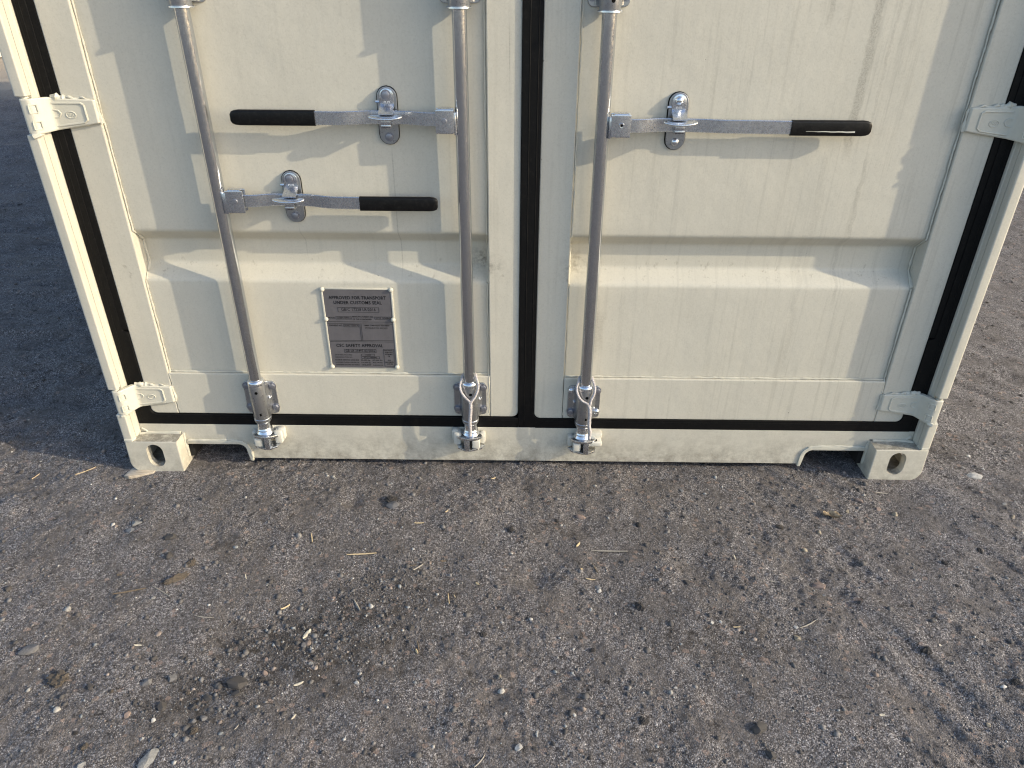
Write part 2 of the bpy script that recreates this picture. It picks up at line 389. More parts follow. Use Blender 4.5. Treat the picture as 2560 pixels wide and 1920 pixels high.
def scatter(name, pts, rad, sink=.42):
    n = len(pts); k = len(IV)
    sc = rad[:, None]*np.stack([rng.uniform(.75, 1.3, n), rng.uniform(.75, 1.3, n), rng.uniform(.4, .8, n)], 1)
    V = IV[None]*(1+rng.uniform(-.28, .28, (n, k, 1)))*sc[:, None, :]
    a = rng.uniform(0, 6.283, n); ca, sa = np.cos(a)[:, None], np.sin(a)[:, None]
    Vx = V[..., 0]*ca-V[..., 1]*sa; Vy = V[..., 0]*sa+V[..., 1]*ca
    z = ground_h(pts[:, 0], pts[:, 1])+sc[:, 2]*(1-2*sink)
    V = np.stack([Vx+pts[:, :1], Vy+pts[:, 1:2], V[..., 2]+z[:, None]], -1).reshape(-1, 3)
    F = (IF[None]+(np.arange(n)*k)[:, None, None]).reshape(-1, 3)
    me = bpy.data.meshes.new(name); me.vertices.add(len(V)); me.vertices.foreach_set('co', V.ravel())
    me.loops.add(F.size); me.loops.foreach_set('vertex_index', F.ravel()); me.polygons.add(len(F)); me.polygons.foreach_set('loop_start', np.arange(len(F))*3)
    me.update(calc_edges=True)
    ca = me.color_attributes.new('stone_colour', 'FLOAT_COLOR', 'POINT')
    cc = np.ones((n, 4)); cc[:, :3] = stone_palette(n); ca.data.foreach_set('color', np.repeat(cc, k, 0).ravel())
    me.materials.append(M['stone']); return obj(name, me)
def free(p):    # not inside the castings
    return ~((np.abs(np.abs(p[:, 0])-1.138) < .095) & (p[:, 1] > -.012) & (p[:, 1] < .20))
n1 = 36000
p1 = np.stack([rng.uniform(-1.9, 1.9, n1), -1.1+1.35*rng.random(n1)**.9], 1); r1 = .0013+.0008*rng.pareto(2.5, n1); 
# dense drifts of loose stones over the dark soil patch on the left
n2 = 1400; k = rng.integers(0, 5, n2); cen = np.array([(-.60, -.66), (-.47, -.62), (-.36, -.50), (-.66, -.78), (-.30, -.40)])
p2 = cen[k]+rng.normal(0, 1, (n2, 2))*np.array([.085, .055]); r2 = .0016+.0013*rng.pareto(2.5, n2)
n3 = 15000
p3 = np.stack([rng.choice([-1, 1], n3)*(1.25+3.2*rng.random(n3)**1.6), .1+4.2*rng.random(n3)**1.4], 1); r3 = .002+.0018*rng.pareto(2.6, n3)
P = np.concatenate([p1, p2, p3]); Rr = np.clip(np.concatenate([r1, r2, r3]), 0, .0075); kk = free(P)
g = scatter('gravel', P[kk], Rr[kk]); g['kind'] = 'stuff'; g['label'] = 'loose fine gravel and grit strewn over the dark yard'; g['category'] = 'gravel'

# ------------------------------------------------------------------ shipping container
GY, FY, PY, RODY, REC = .0505, .0555, .068, .0325, .042     # gasket front, door frame front, door sheet, lock rod axis, pressing depth
LEN, HGT = 6.058, 2.591
box = thing('shipping_container', 'cream painted steel shipping container with its two doors shut and three galvanised lock rods', 'container')

def casting_mesh(sx, front=True, top=False):
    z0, z1 = (HGT-.118, HGT) if top else (0, .118)
    r = .040; X0, X1 = 1.057, 1.219
    if not top: out = [(X0, z1), (X0, z0+.004), (X0+.006, z0)]+arc(X1-r, z0+r, r, 270, 360, 8)+[(X1-.002, z1-.003), (X1-.006, z1)]
    else: out = [(X0, z0), (X1-.003, z0)]+arc(X1-.012, z1-.012, .012, 0, 90, 4)+[(X0, z1)]
    out = [(sx*a, b) for a, b in out]
    y0, y1 = (0, .178) if front else (LEN-.178, LEN)
    me = MB().prism(out, y0, y1, .0035, all_edges=False).mesh('corner_casting', 30)
    c = [MB().box(min(sx*(X0+.028), sx*(X1-.028)), max(sx*(X0+.028), sx*(X1-.028)), y0+.026, y1-.026, z0+.012, z1-.016).mesh('c', 0)]
    hc = sx*1.132; zc = (z0+.066) if not top else z1-.06
    yy = (y0-.03, y0+.06) if front else (y1-.06, y1+.03)
    c.append(MB().prism(stadium(hc, zc-.041, zc+.041, .050, 10), *yy).mesh('c', 0))
    side = [(a+(y0+y1)/2, b) for a, b in stadium(0, zc-.026, zc+.026, .052, 8)]
    side = [(a+(.014 if a > (y0+y1)/2 else -.014), b) for a, b in side]
    c.append(MB().prism(side, min(sx*1.16, sx*1.26), max(sx*1.16, sx*1.26), axis='x').mesh('c', 0))
    m = boolean(me, c); m.materials.clear(); m.materials.append(M['cast'])
    for p in m.polygons: p.use_smooth = True
    m.set_sharp_from_angle(angle=R(14)); return m
def bead(path, r=.0032, seed=1, n=6, amp=.45, flat=1):
    pts = []; rr = []
    P = [Vector(p) for p in path]; L = 0; step = .006
    for a, b in zip(P[:-1], P[1:]):
        d = (b-a).length; k = max(2, int(d/step))
        for i in range(k):
            q = a.lerp(b, i/k); L += d/k
            pts.append(q+Vector((wobble(L, 40, r*.5, seed), 0, wobble(L, 40, r*.5, seed+5)))); rr.append(r*(1+amp*2*wobble(L, 90, .5, seed+9)+.25*wobble(L, 14, 1, seed+3)))
    pts.append(P[-1]); rr.append(r*.7)
    return MB().tube(pts, rr, n)

for sx in (-1, 1):
    o = obj('corner_casting', casting_mesh(sx), box)
    z = .118
    b = bead([(sx*1.065, .0475, .119), (sx*1.16, .0475, .1195), (sx*1.187, .040, .119)], .0042, 31+sx); b.build('weld_bead', M['weld'], o)
    b = bead([(sx*1.0555, .048, .118), (sx*1.0555, .049, .075), (sx*1.0545, .050, .03)], .004, 37+sx); b.build('weld_bead', M['weld'], o)
    obj('corner_casting', casting_mesh(sx, True, True), box)
    obj('corner_casting', casting_mesh(sx, False, False), box); obj('corner_casting', casting_mesh(sx, False, True), box)

# rear sill with two fork pockets
def notch(s):
    pts = [(-1.1862, .150), (-1.1862, .1185), (-1.0568, .1185), (-1.0568, .080)]+[(-.892+.024*math.sin(R(a)), .056+.024*math.cos(R(a))) for a in range(0, 91, 15)]+[(-.862, .0215), (-.852, .0215), (-.852, .0245)]
    return pts if s < 0 else [(-a, b+.0015) for a, b in pts][::-1]
outl = notch(-1)+[(-.4, .0245), (0, .0255), (.4, .026)]+notch(1)
sill = MB().prism(outl, .0495, .118, .0012, seg=1).build('door_sill', M['sill'], box, 12)
for s in (-1, 1):
    dz = 0 if s < 0 else .0015
    lip = [(-1.05, .0795), (-.894, .0795)]+[(-.892+.0245*math.sin(R(a)), .0555+.0245*math.cos(R(a))) for a in range(0, 91, 15)]+[(-.8625, .0185), (-.8535, .0175), (-.8555, .058)]+[(-.893+.0375*math.sin(R(a)), .0545+.0375*math.cos(R(a))) for a in range(90, -1, -15)]+[(-1.05, .092)]
    lip = [(s*-a if s > 0 else a, b+dz) for a, b in lip]
    MB().prism(lip, .0455, .112, .0025).build('fork_pocket_edge', M['weld'], sill)
    bead([(s*1.045, .0475, .0925+dz), (s*.91, .0475, .0935+dz), (s*.875, .0475, .089+dz)], .0035, 41+s).build('weld_bead', M['weld'], sill)
for s in (-1, 1):      # bitumen-coated pocket linings
    pk = MB()
    for a, b, c0, c1 in ((1.0425, 1.0465, .0215, .0795), (.8615, .8655, .0215, .0795), (.8655, 1.0425, .0810, .0850)):
        pk.box(min(s*a, s*b), max(s*a, s*b), .0640 if b-a < .01 else .1125, .30, c0, c1)
    pk.box(min(s*1.0425, s*1.0565), max(s*1.0425, s*1.0565), .0620, .0638, .0215, .0795)
    pk.build('fork_pocket', M['dark'], sill, 0)
bead([(-.8545, .0475, .06), (-.8525, .0475, .030)], .004, 47).build('weld_bead', M['weld'], sill)

# corner posts: continuous inner post, outer channel broken at every hinge
HZ = (.2535, 1.0595, 1.70, 2.30)
for sx in (-1, 1):
    def q(pts): return [(sx*a, b) for a, b in pts]
    post = MB().prism(q([(1.219, .16), (1.2185, .024), (1.1895, .024), (1.1885, .040), (1.1868, .043), (1.1866, .10), (1.10, .11), (1.10, .16)]), .1185, HGT-.118, 0, 'z').build('corner_post', M['paint'], box, 10)
    cuts = [.1185]
    for h in HZ: cuts += [h-.0435 if sx < 0 else h-.044, h+.0445]
    cuts.append(HGT-.118)
    for k in range(0, len(cuts), 2):
        z0, z1 = cuts[k]+.0005, cuts[k+1]-.0005
        pr = [(1.2188, .0225), (1.2188, .012)]+arc(1.2118, .0075, .007, 0, -90, 6)[1:]+arc(1.1937, .0045, .004, -90, -180, 4)+[(1.1897, .0225)]
        ch = MB().prism(q(pr), z0, z1, .0015, 'z', 1)
        ch.build('post_channel', M['paint'], post, 10)
        if k:   # ragged weld lump at the foot of each channel
            zz = z0+.003
            MB().add(*(lambda b: ([v for v in b.v], b.f))(bead([(sx*1.213, .006, zz), (sx*1.193, .004, zz+.001)], .0034, 3+k+sx))).build('weld_bead', M['weld'], post)
        if k < len(cuts)-2:
            zz = z1-.002
            bead([(sx*1.2, .0015, zz-.001), (sx*1.189, .006, zz+.004), (sx*1.1865, .022, zz+.003)], .0052, 13+k+sx, amp=.7).build('weld_bead', M['weld'], post)
    bead([(sx*1.2135, .004, .122), (sx*1.194, .002, .1215), (sx*1.189, .018, .121)], .005, 61+sx, amp=.6).build('weld_bead', M['weld'], post)
    bead([(sx*1.18, .0505, .133), (sx*1.165, .049, .122)], .0035, 66+sx).build('weld_bead', M['weld'], post)

# doors
ribs = [(.6185, .757), (1.42, 1.56), (2.02, 2.16)]
prof = [(.315, PY)]
for a, b in ribs: prof += [(a, PY), (a+.035, PY+REC), (b-.034, PY+REC), (b, PY)]
prof += [(2.345, PY)]
prof = fillet([(z, y) for z, y in prof], .009, 4)
def densify(pr, m=.03):
    out = [pr[0]]
    for a, b in zip(pr[:-1], pr[1:]):
        n = max(1, int(math.hypot(b[0]-a[0], b[1]-a[1])/m))
        for k in range(1, n+1): out.append((a[0]+(b[0]-a[0])*k/n, a[1]+(b[1]-a[1])*k/n))
    return out
prof = densify(prof)
def door(side):
    s = side; x0, x1 = ((-1.062, -.103) if s < 0 else (.107, 1.062)); dz = 0 if s < 0 else -.004
    xs = np.linspace(x0, x1, 40); v = []; f = []; m = len(prof)
    for x in xs:
        for z, y in prof:
            e = math.sin(math.pi*(x-x0)/(x1-x0))
            w = .0011*2*float(vnoise(np.array([x*3.1]), np.array([z*3.7]), 51+s)[0])*e+.0005*2*float(vnoise(np.array([x*9]), np.array([z*8]), 55)[0])*e
            v.append((x, y+w, z+dz))
    for i in range(len(xs)-1):
        for k in range(m-1): f.append((i*m+k, (i+1)*m+k, (i+1)*m+k+1, i*m+k+1))
    d = MB().add(v, f).build('door', M['panel'], box, 60)
    # back sheet closes the leaf
    zb, zt = .186+dz, 2.40
    xo, xi = (-1.139, -.0225) if s < 0 else (1.139, .0255)
    lo, hi = min(xo, xi), max(xo, xi)
    sl, sr = (-1.057, -.107) if s < 0 else (.111, 1.057)
    MB().box(lo+.006, hi-.006, .1155, .1195, zb, zt).build('inner_skin', M['paint'], d)
    def stile(a, b, round_left):
        r = .019; y1 = .115
        if round_left: pts = [(b, zb), (b, zt), (a, zt)]+arc(a+r, zb+r, r, 180, 270, 6)
        else: pts = [(a, zb), (a, zt), (b, zt)]+arc(b-r, zb+r, r, 0, -90, 6)
        return MB().prism(pts, FY, y1, .003)
    stile(lo, sl, True).build('stile', M['panel'], d, 12); stile(sr, hi, False).build('stile', M['panel'], d, 12)
    rb = .3265+dz
    MB().prism([(sl+.0015, zb), (sr-.0015, zb), (sr-.0015, rb), (sl+.0015, rb)], FY+.0005, .1145, .003).build('bottom_rail', M['panel'], d, 12)
    MB().prism([(sl+.0015, 2.33), (sr-.0015, 2.33), (sr-.0015, zt), (sl+.0015, zt)], FY+.0005, .1145, .003).build('top_rail', M['panel'], d, 12)
    # weld runs
    yv = PY-.0035
    def seam(x, sg, sd):
        path = [(x+sg*.003, FY+.002, zb+.012)]+[(x+sg*.003, FY+.002, rb-.004), (x+sg*.0035, yv, rb+.006), (x+sg*.0035, yv, ribs[0][0]+dz-.002)]
        bead(path, .0022, sd).build('weld_bead', M['weld'], d)
        a, b = ribs[0]
        bead([(x+sg*.003, PY, a+dz), (x+sg*.003, PY+REC-.003, a+dz+.035), (x+sg*.003, PY+REC-.003, b+dz-.034), (x+sg*.003, PY, b+dz)], .0034, sd+1, amp=.6).build('weld_bead', M['weld'], d)
        bead([(x+sg*.0035, yv, b+dz), (x+sg*.0035, yv, ribs[1][0]+dz)], .0022, sd+2).build('weld_bead', M['weld'], d)
    seam(sl, 1, 71+s); seam(sr, -1, 81+s)
    bead([(sl+.004, yv, rb+.003), (sr-.004, yv, rb+.003)], .0024, 91+s).build('weld_bead', M['weld'], d)
    return d
doors = {-1: door(-1), 1: door(1)}

# rubber seals: outline strips with raised lips
def seal(parent, s):
    y0, y1 = GY, .110
    def strip(m, pts, lips):
        m.prism(pts, y0, y1, .002)
        for a, b in lips: m.tube([(a[0], y0+.0006, a[1]), (b[0], y0+.0006, b[1])], .0014, 6)
    top = 2.42
    if s < 0:
        m = MB(); strip(m, [(-1.1862, .1435), (-1.1862, top), (-1.1545, top), (-1.1545, .470), (-1.1515, .466), (-1.1395, .462), (-1.1395, .205)]+arc(-1.1195, .205, .020, 180, 270, 6)+[(-.0230, .185), (-.0220, .1435)],
                        [((-1.180, .16), (-1.180, top)), ((-1.1705, .16), (-1.1705, top)), ((-1.17, .1515), (-.024, .1515)), ((-1.12, .177), (-.024, .177))])
        m2 = MB(); m2.box(-1.1545, -1.139, y0+.002, .110, .47, top); 
        m2.build('seal_lip', M['rubber'], parent)
    else:
        m = MB(); strip(m, [(-.0215, .1415), (-.0215, top), (.0245, top), (.0245, .205)]+arc(.0445, .202, .020, 180, 270, 6)+[(1.120, .182)]+arc(1.1195, .202, .020, 270, 360, 6)+[(1.1395, .462), (1.1515, .466), (1.1545, .470), (1.1545, top), (1.1862, top), (1.1862, .1425)],
                        [((1.180, .16), (1.180, top)), ((1.1705, .16), (1.1705, top)), ((-.004, .16), (-.004, top)), ((.016, .22), (.016, top)), ((.03, .1505), (1.17, .1505)), ((.05, .175), (1.12, .175))])
        m2 = MB(); m2.box(1.1392, 1.1545, y0+.002, .110, .47, top); m2.build('seal_lip', M['rubber'], parent)
    m.build('door_seal', M['rubber'], parent, 12)
seal(doors[-1], -1); seal(doors[1], 1)

# hinges
def hinge(sx, zc):
    prof = fillet([(-1.2112, .020), (-1.2108, .0002), (-1.1850, .0), (-1.1625, .0445), (-1.0580, .0450), (-1.0550, .0505)], .0105, 6)
    th = .0135
    def zr(x):
        if x < -1.175: return -.0405, .0400
        if x < -1.150: k = (x+1.175)/.025; return -.0405+.003*k, .0400-.0055*k
        k = (x+1.150)/.094; return -.0375+.0150*k, .0345-.006*max(0, k-.75)*2
    v = []; f = []
    for i, (x, y) in enumerate(prof):
        a = Vector(prof[max(i-1, 0)]); b = Vector(prof[min(i+1, len(prof)-1)]); tg = (b-a).normalized(); nrm = Vector((-tg.y, tg.x))
        if nrm.y < 0: nrm = -nrm
        bx, by = x+nrm.x*th*.75, min(y+nrm.y*th, .060)
        if x < -1.190: bx, by = max(x+.004, -1.207), .0225
        lo, hi = zr(x); e = .0025
        v += [(sx*-x, y+e*.8, zc+lo), (sx*-x, y, zc+lo+e), (sx*-x, y, zc+hi-e), (sx*-x, y+e*.8, zc+hi), (sx*-bx, by, zc+hi), (sx*-bx, by, zc+lo)]
    n = 6
    for i in range(len(prof)-1):
        for k in range(n):
            qd = (i*n+k, i*n+(k+1) % n, (i+1)*n+(k+1) % n, (i+1)*n+k); f.append(qd if sx > 0 else qd[::-1])
    f += [tuple(range(n)), tuple((len(prof)-1)*n+k for k in range(n))]
    m = MB().add(v, f); bm = bmesh.new(); tm = m.mesh('x', 0); bm.from_mesh(tm); bmesh.ops.recalc_face_normals(bm, faces=bm.faces)
    h = MB().bm(bm).build('hinge', M['weld'], box, 11)
    yf = .0447
    def X(x): return sx*-x
    rib = MB()
    loop = [(-1.163, .024), (-1.090, .0245), (-1.0825, .020), (-1.0820, -.014), (-1.090, -.0205), (-1.161, -.030)]
    for a, b in zip(loop, loop[1:]):
        rib.tube([(X(a[0]), yf, zc+a[1]), (X(b[0]), yf, zc+b[1])], .0026, 6)
    for a, b in (((-1.163, .024), (-1.163, .009)), ((-1.163, .009), (-1.148, .007)), ((-1.148, .007), (-1.143, .0)), ((-1.143, .0), (-1.149, -.008)), ((-1.149, -.008), (-1.1625, -.010)), ((-1.1625, -.010), (-1.161, -.030))):
        rib.tube([(X(a[0]), yf-(0 if a[0] > -1.155 else .001), zc+a[1]), (X(b[0]), yf-(0 if b[0] > -1.155 else .001), zc+b[1])], .0020, 6)
    rib.build('stiffening_rib', M['weld'], h)
    for zz in (.017, -.021):
        sq = MB(); a, b = -1.1905, -1.1765; y1, y2 = .0002, .0110
        pts = [(a, y1, zz-.009), (a, y1, zz+.009), (b, y2, zz+.009), (b, y2, zz-.009)]
        for p, qq in zip(pts, pts[1:]+pts[:1]): sq.tube([(X(p[0]), p[1], zc+p[2]), (X(qq[0]), qq[1], zc+qq[2])], .0018, 6)
        sq.build('raised_square', M['weld'], h)
    em = MB(); cx = -1.1195; ez = -.003
    ring = [(X(cx+.0115*math.cos(a)), yf-.0002, zc+ez+.0078*math.sin(a)) for a in np.linspace(0, 2*math.pi, 24, endpoint=False)]
    em.tube(ring, .0013, 6, True)
    for dx in (-.0055, -.0018, .0018, .0055): em.box(*sorted((X(cx+dx-.0007), X(cx+dx+.0007))), yf-.001, yf+.002, zc+ez-.0036, zc+ez+.0036)
    for dx in (-.0036, .0036): em.box(*sorted((X(cx+dx-.002), X(cx+dx+.002))), yf-.0009, yf+.002, zc+ez-.0007, zc+ez+.0007)
    em.build('emblem', M['weld'], h)
    MB().lathe([(.0085, zc-.0435), (.0085, zc+.044)], sx*1.2, .0125, 14).build('hinge_pin', M['weld'], h)
    # lumpy paint-covered weld along the upper edge
    pts = [(X(-1.158+.09*k/16), .0525-.002*math.sin(k), zc+.0365+.004*math.sin(k*1.1)*.6-.0032*(k/16)) for k in range(17)]
    rr = [(.0075 if k < 6 else .0050-.0002*k)*(1+.35*math.sin(k*2.3+zc*9)) for k in range(17)]
    MB().tube(pts, rr, 7).build('weld_bead', M['weld'], h, 60)
    bead([(X(-1.0545), .054, zc-.024), (X(-1.0548), .054, zc+.029)], .0038, int(zc*100)).build('weld_bead', M['weld'], h)
    return h
for sx in (-1, 1):
    for z in HZ: hinge(sx, z if sx < 0 else z-.003)

# lock rods with their guide brackets, cams and keepers
ROD = [(-.7926, 0.0), (-.1657, .0025), (.1734, -.0045)]
def bolt_hex(x, z, y, r=.0105, dome=False, rot=.3):
    m = MB()
    if dome: m.lathe([(.0005, y-.0075), (.004, y-.0072), (.0075, y-.0055), (.0100, y-.0022), (.0104, y+.0015)], x, z, 16, 'y')
    else:
        pts = [(x+r*.86*math.cos(rot+k*math.pi/3), z+r*.86*math.sin(rot+k*math.pi/3)) for k in range(6)]
        m.prism(pts, y-.0068, y+.001, .0012); m.lathe([(r*1.12, y-.0012), (r*1.12, y+.0012)], x, z, 16, 'y')
    return m
def guide(x, z0, yb, flip, holes=(True, True), domes=(0, 0, 0, 0), nub=1, mid=False):
    # z0 foot of the 110 mm base plate
    m = MB(); zt = z0+.111
    def Zm(z): return (z0+.111/2-(z-(z0+.111/2))) if flip else z
    m.prism(rrect(x-.048, x+.048, z0, zt, .013), yb-.0045, yb+.0005, .0012)
    # saddle flowing from the sleeve to the plate
    sad = [(-.036, yb-.003), (-.030, yb-.008), (-.0265, yb-.016), (-.0245, RODY), (.0245, RODY), (.0265, yb-.016), (.030, yb-.008), (.036, yb-.003)]
    m.prism([(x+a, b) for a, b in sad], z0+.004, zt-.004, 0, 'z')
    g = m.build('rod_bracket', M['bracket'], box, 12)
    za, zb = z0+.0005, zt+.006
    s = MB(); pr = [(.0195, Zm(za-.0165)), (.0225, Zm(za-.0155)), (.0252, Zm(za-.010)), (.0255, Zm(za-.002)), (.0243, Zm(za-.0005)), (.0243, Zm(za+.0005)), (.0250, Zm(za+.002)), (.0247, Zm(zb-.004)), (.0243, Zm(zb-.0025)), (.0243, Zm(zb-.0018))]
    if flip: pr = pr[::-1]
    s.lathe(pr, x, RODY, 32); s.build('sleeve', M['bracket'], g, 30)
    c = MB(); pr = [(.0245, Zm(zb-.002)), (.0288, Zm(zb-.001)), (.0290, Zm(zb+.0015)), (.0270, Zm(zb+.0030)), (.0176, Zm(zb+.0032))] if mid else [(.0245, Zm(zb-.002)), (.0246, Zm(zb+.006)), (.0225, Zm(zb+.011)), (.0190, Zm(zb+.013)), (.0174, Zm(zb+.0132))]
    if flip: pr = pr[::-1]
    c.lathe(pr, x, RODY, 32); c.build('collar', M['bright'], g, 50)
    for k, zz in enumerate((z0+.095, z0+.0195)):
        if holes[k]: MB().lathe([(.0046, RODY-.02475), (.0042, RODY-.0150)], x+.004, Zm(zz), 14, 'y').build('grease_hole', M['hole'], g)
    k = 0
    for zz in (z0+.0955, z0+.0225):
        for dx in (-.0385, .0385):
            bolt_hex(x+dx, zz, yb-.0045, .0105, domes[k], .3+k).build('bolt', M['bright'] if domes[k] else M['bolt'], g); k += 1
    MB().lathe([(.0008, yb-.020), (.003, yb-.016), (.0048, yb-.010)], x+nub*.030, z0+.062, 10, 'y').build('weld_nub', M['bright'], g)
    return g
for i, (x, dz) in enumerate(ROD):
    rod = MB().lathe([(.0172, .172+dz), (.0172, 2.46)], x, RODY, 36, cap=True).build('lock_rod', M['rod'], box)
    guide(x, .1935+dz, FY, False, (True, i != 1), [(0, 0, 0, 0), (0, 0, 0, 0), (1, 0, 0, 1), (0, 1, 1, 0)][i], -1 if i == 2 else 1)
    guide(x, 1.3015+dz*.8, PY, True, (True, True), (0, 0, 0, 0), 1, True)
    guide(x, 2.335, FY, True, (True, True), (0, 0, 0, 0))
    s = (1, -1, 1, -1)[i]
    # cam at the foot
    m = MB(); zb = dz
    m.lathe([(.0200, .146+zb), (.0226, .149+zb), (.0226, .1525+zb), (.0205, .156+zb), (.0196, .160+zb), (.0192, .180+zb)], x, RODY, 28)
    fl = [(-.036, .020), (-.024, .004), (-.006, -.004), (.012, -.005), (.026, .002), (.042, .016), (.036, .034), (.018, .046), (-.020, .046), (-.030, .036)]
    b = MB().prism([(s*a, c) for a, c in fl], 0, .0085, .0018, 'z', 2, True)
    m.add([(x+p[0], p[1], .1335+zb+p[2]-.0065*(abs(p[0])/.04)**1.5*(1 if s*p[0] < 0 else .7)) for p in b.v], b.f)
    b = MB().lathe([(.0262, .1395+zb), (.0240, .1435+zb), (.0205, .149+zb)], x, RODY, 24); m.add(b.v, b.f)
    xa, xb = sorted((x+s*.002, x+s*.019)); m.box(xa, xb, -.003, .048, .096+zb, .136+zb, .003)
    lo = [(-.044, .030), (-.032, .012), (.0, -.001), (.018, -.003), (.038, .008), (.043, .028), (.010, .046), (-.020, .046)]
    b = MB().prism([(s*a, c) for a, c in lo], 0, .0065, .0016, 'z', 2, True)
    m.add([(x+p[0], p[1], .0915+zb+p[2]+.004*max(0, s*p[0]/.04)) for p in b.v], b.f)
    m.build('cam', M['bright'], rod, 30)
    # keepers welded to the sill
    m = MB(); xa, xb = sorted((x-s*.0285, x-s*.0055)); m.box(xa, xb, .001, .0515, .102+zb, .1295+zb, .0035, 3)
    xa, xb = sorted((x-s*.0265, x-s*.0080)); m.box(xa, xb, .008, .0515, .0905+zb, .104+zb, .003)
    xa, xb = sorted((x-s*.044, x-s*.027)); m.box(xa, xb, .030, .0520, .100+zb, .138+zb, .006)
    k1 = m.build('cam_keeper', M['keeper'], box, 40)
    m = MB()
    if i == 2:
        m.box(x+.018, x+.058, .004, .0515, .1185+zb, .1345+zb, .004, 3); m.box(x+.014, x+.060, .030, .0520, .130+zb, .150+zb, .004)
        k2 = m.build('cam_keeper', M['keeper'], box, 40)
        MB().lathe([(.0072, .1350+zb), (.0072, .128+zb)][::-1], x+.0375, .0165, 18).build('bore', M['hole'], k2)
    else:
        xa, xb = sorted((x+s*.029, x+s*.052)); m.box(xa, xb, .018, .0520, .102+zb, .146+zb, .006, 2)
        xa, xb = sorted((x+s*.036, x+s*.058)); m.box(xa, xb, .028, .0515, .110+zb, .150+zb, .006, 2)
        m.build('cam_keeper', M['keeper'], box, 40)

# handles: flat bar, hub clip on the rod, vinyl grip
def bar_mesh(path, z0, z1, th):
    # path: (x, y_front, dz) ; flat bar standing on edge
    v = []; f = []; P = path; n = 8; e = .0015
    for x, y, dz in P:
        a, b = z0+dz, z1+dz
        v += [(x, y+e, a), (x, y, a+e), (x, y, b-e), (x, y+e, b), (x, y+th-e, b), (x, y+th, b-e), (x, y+th, a+e), (x, y+th-e, a)]
    for i in range(len(P)-1):
        for k in range(n): f.append((i*n+k, i*n+(k+1) % n, (i+1)*n+(k+1) % n, (i+1)*n+k))
    f += [tuple(range(n)), tuple((len(P)-1)*n+k for k in range(n))]
    tm = MB().add(v, f).mesh('x', 0); bm = bmesh.new(); bm.from_mesh(tm); bmesh.ops.recalc_face_normals(bm, faces=bm.faces); return MB().bm(bm)
def ss(a, b, t): t = min(1, max(0, (t-a)/(b-a))); return t*t*(3-2*t)
def handle(xr, s, hub, zc, xk, xg, xe, yg, dzg, hexpin=True):
    # xr rod, s direction the handle points, hub (x0,x1,z0,z1), zc bar centre height at hub, xk retainer x, grip xg..xe, yg bar front y at the grip
    path = []; xa = xr+s*.045
    for k in range(41):
        x = xa+(xe-s*.012-xa)*k/40
        t1 = ss(xr+s*.075, xk-s*.035, x) if s > 0 else ss(-(xr-.075), -(xk+.035), -x)
        t2 = ss(xk+.035, xk+.115, x) if s > 0 else ss(-(xk-.035), -(xk-.115), -x)
        y = .020+(.0385-.020)*t1+(yg-.0385)*t2
        path.append((x, y, dzg*abs(x-xa)/abs(xe-xa)))
    h = bar_mesh(path, zc-.0158, zc+.0158, .0085).build('door_handle', M['barsteel'], box, 35)
    # grip: rounded sleeve
    ax0, ax1 = xg, xe; zz = zc+dzg*.86; sec = rrect(-.0075+.00425, .0075+.00425, -.0182, .0182, .0055, 3)
    v = []; f = []; n = len(sec)
    rings = [(0, 1.0), (.05, 1.0), (.9, 1.0), (.95, .93), (.985, .78), (1, .5)]
    for tt, sc in rings:
        x = ax0+(ax1-ax0)*tt
        for a, b in sec: v.append((x, yg+.00425+(a-.00425)*(.6+.4*sc), zz+b*sc))
    for i in range(len(rings)-1):
        for k in range(n): f.append((i*n+k, i*n+(k+1) % n, (i+1)*n+(k+1) % n, (i+1)*n+k))
    f += [tuple(range(n)), tuple((len(rings)-1)*n+k for k in range(n))]
    tm = MB().add(v, f).mesh('x', 0); bm = bmesh.new(); bm.from_mesh(tm); bmesh.ops.recalc_face_normals(bm, faces=bm.faces)
    gp = MB().bm(bm).build('grip', M['grip'], h, 50)
    # hub: folded clip round the bar
    x0, x1, z0, z1 = hub
    m = MB(); m.prism(rrect(x0, x1, z0, z1-.002, .003), .0125, .0168, .001)
    m.prism(rrect(x0, x1, z0, z1-.002, .003), .0340, .0380, .001)
    m.prism([(.0128, z1-.006), (.0150, z1-.0005), (.020, z1+.0012), (.031, z1+.0012), (.036, z1-.0005), (.0378, z1-.006), (.0340, z1-.006), (.031, z1-.003), (.020, z1-.003), (.0168, z1-.006)], min(x0, x1)+.007, max(x0, x1)-.007, 0, 'x')
    ra, rb = sorted((xr+s*.0140, x0 if s > 0 else x1)); m.box(ra, rb+.001 if s > 0 else rb, .0150, .0375, z0-.004, z1-.008, .002)
    hb = m.build('hub', M['barsteel'], h, 35)
    bead([(xr+s*.0165, .020, z0-.005), (xr+s*.0165, .018, z1-.012)], .0028, 5).build('weld_bead', M['barsteel'], hb)
    px = (x0+x1)/2+s*.001; pz = (z0+z1)/2+.001
    if hexpin: MB().lathe([(.0030, .0098), (.0058, .0100), (.0064, .0112), (.0064, .0130)], px, pz, 16, 'y').build('pin', M['bolt'], h)
    else:
        MB().lathe([(.0032, .0105), (.0058, .0102), (.0064, .0112), (.0064, .0130)], px, pz, 16, 'y', False).build('pin', M['bright'], h)
        MB().lathe([(.0036, .0118), (.0036, .0130)], px, pz, 12, 'y').build('pin_bore', M['hole'], h)
    return h, gp
h1, g1 = handle(-.1657, -1, (-.2290, -.1845, 1.0255, 1.0825), 1.0570, -.3495, -.519, -.7225, .0205, .001)
h2, g2 = handle(-.7926, 1, (-.7690, -.7245, .8255, .8840), .8540, -.6115, -.4315, -.2335, .0205, -.005)
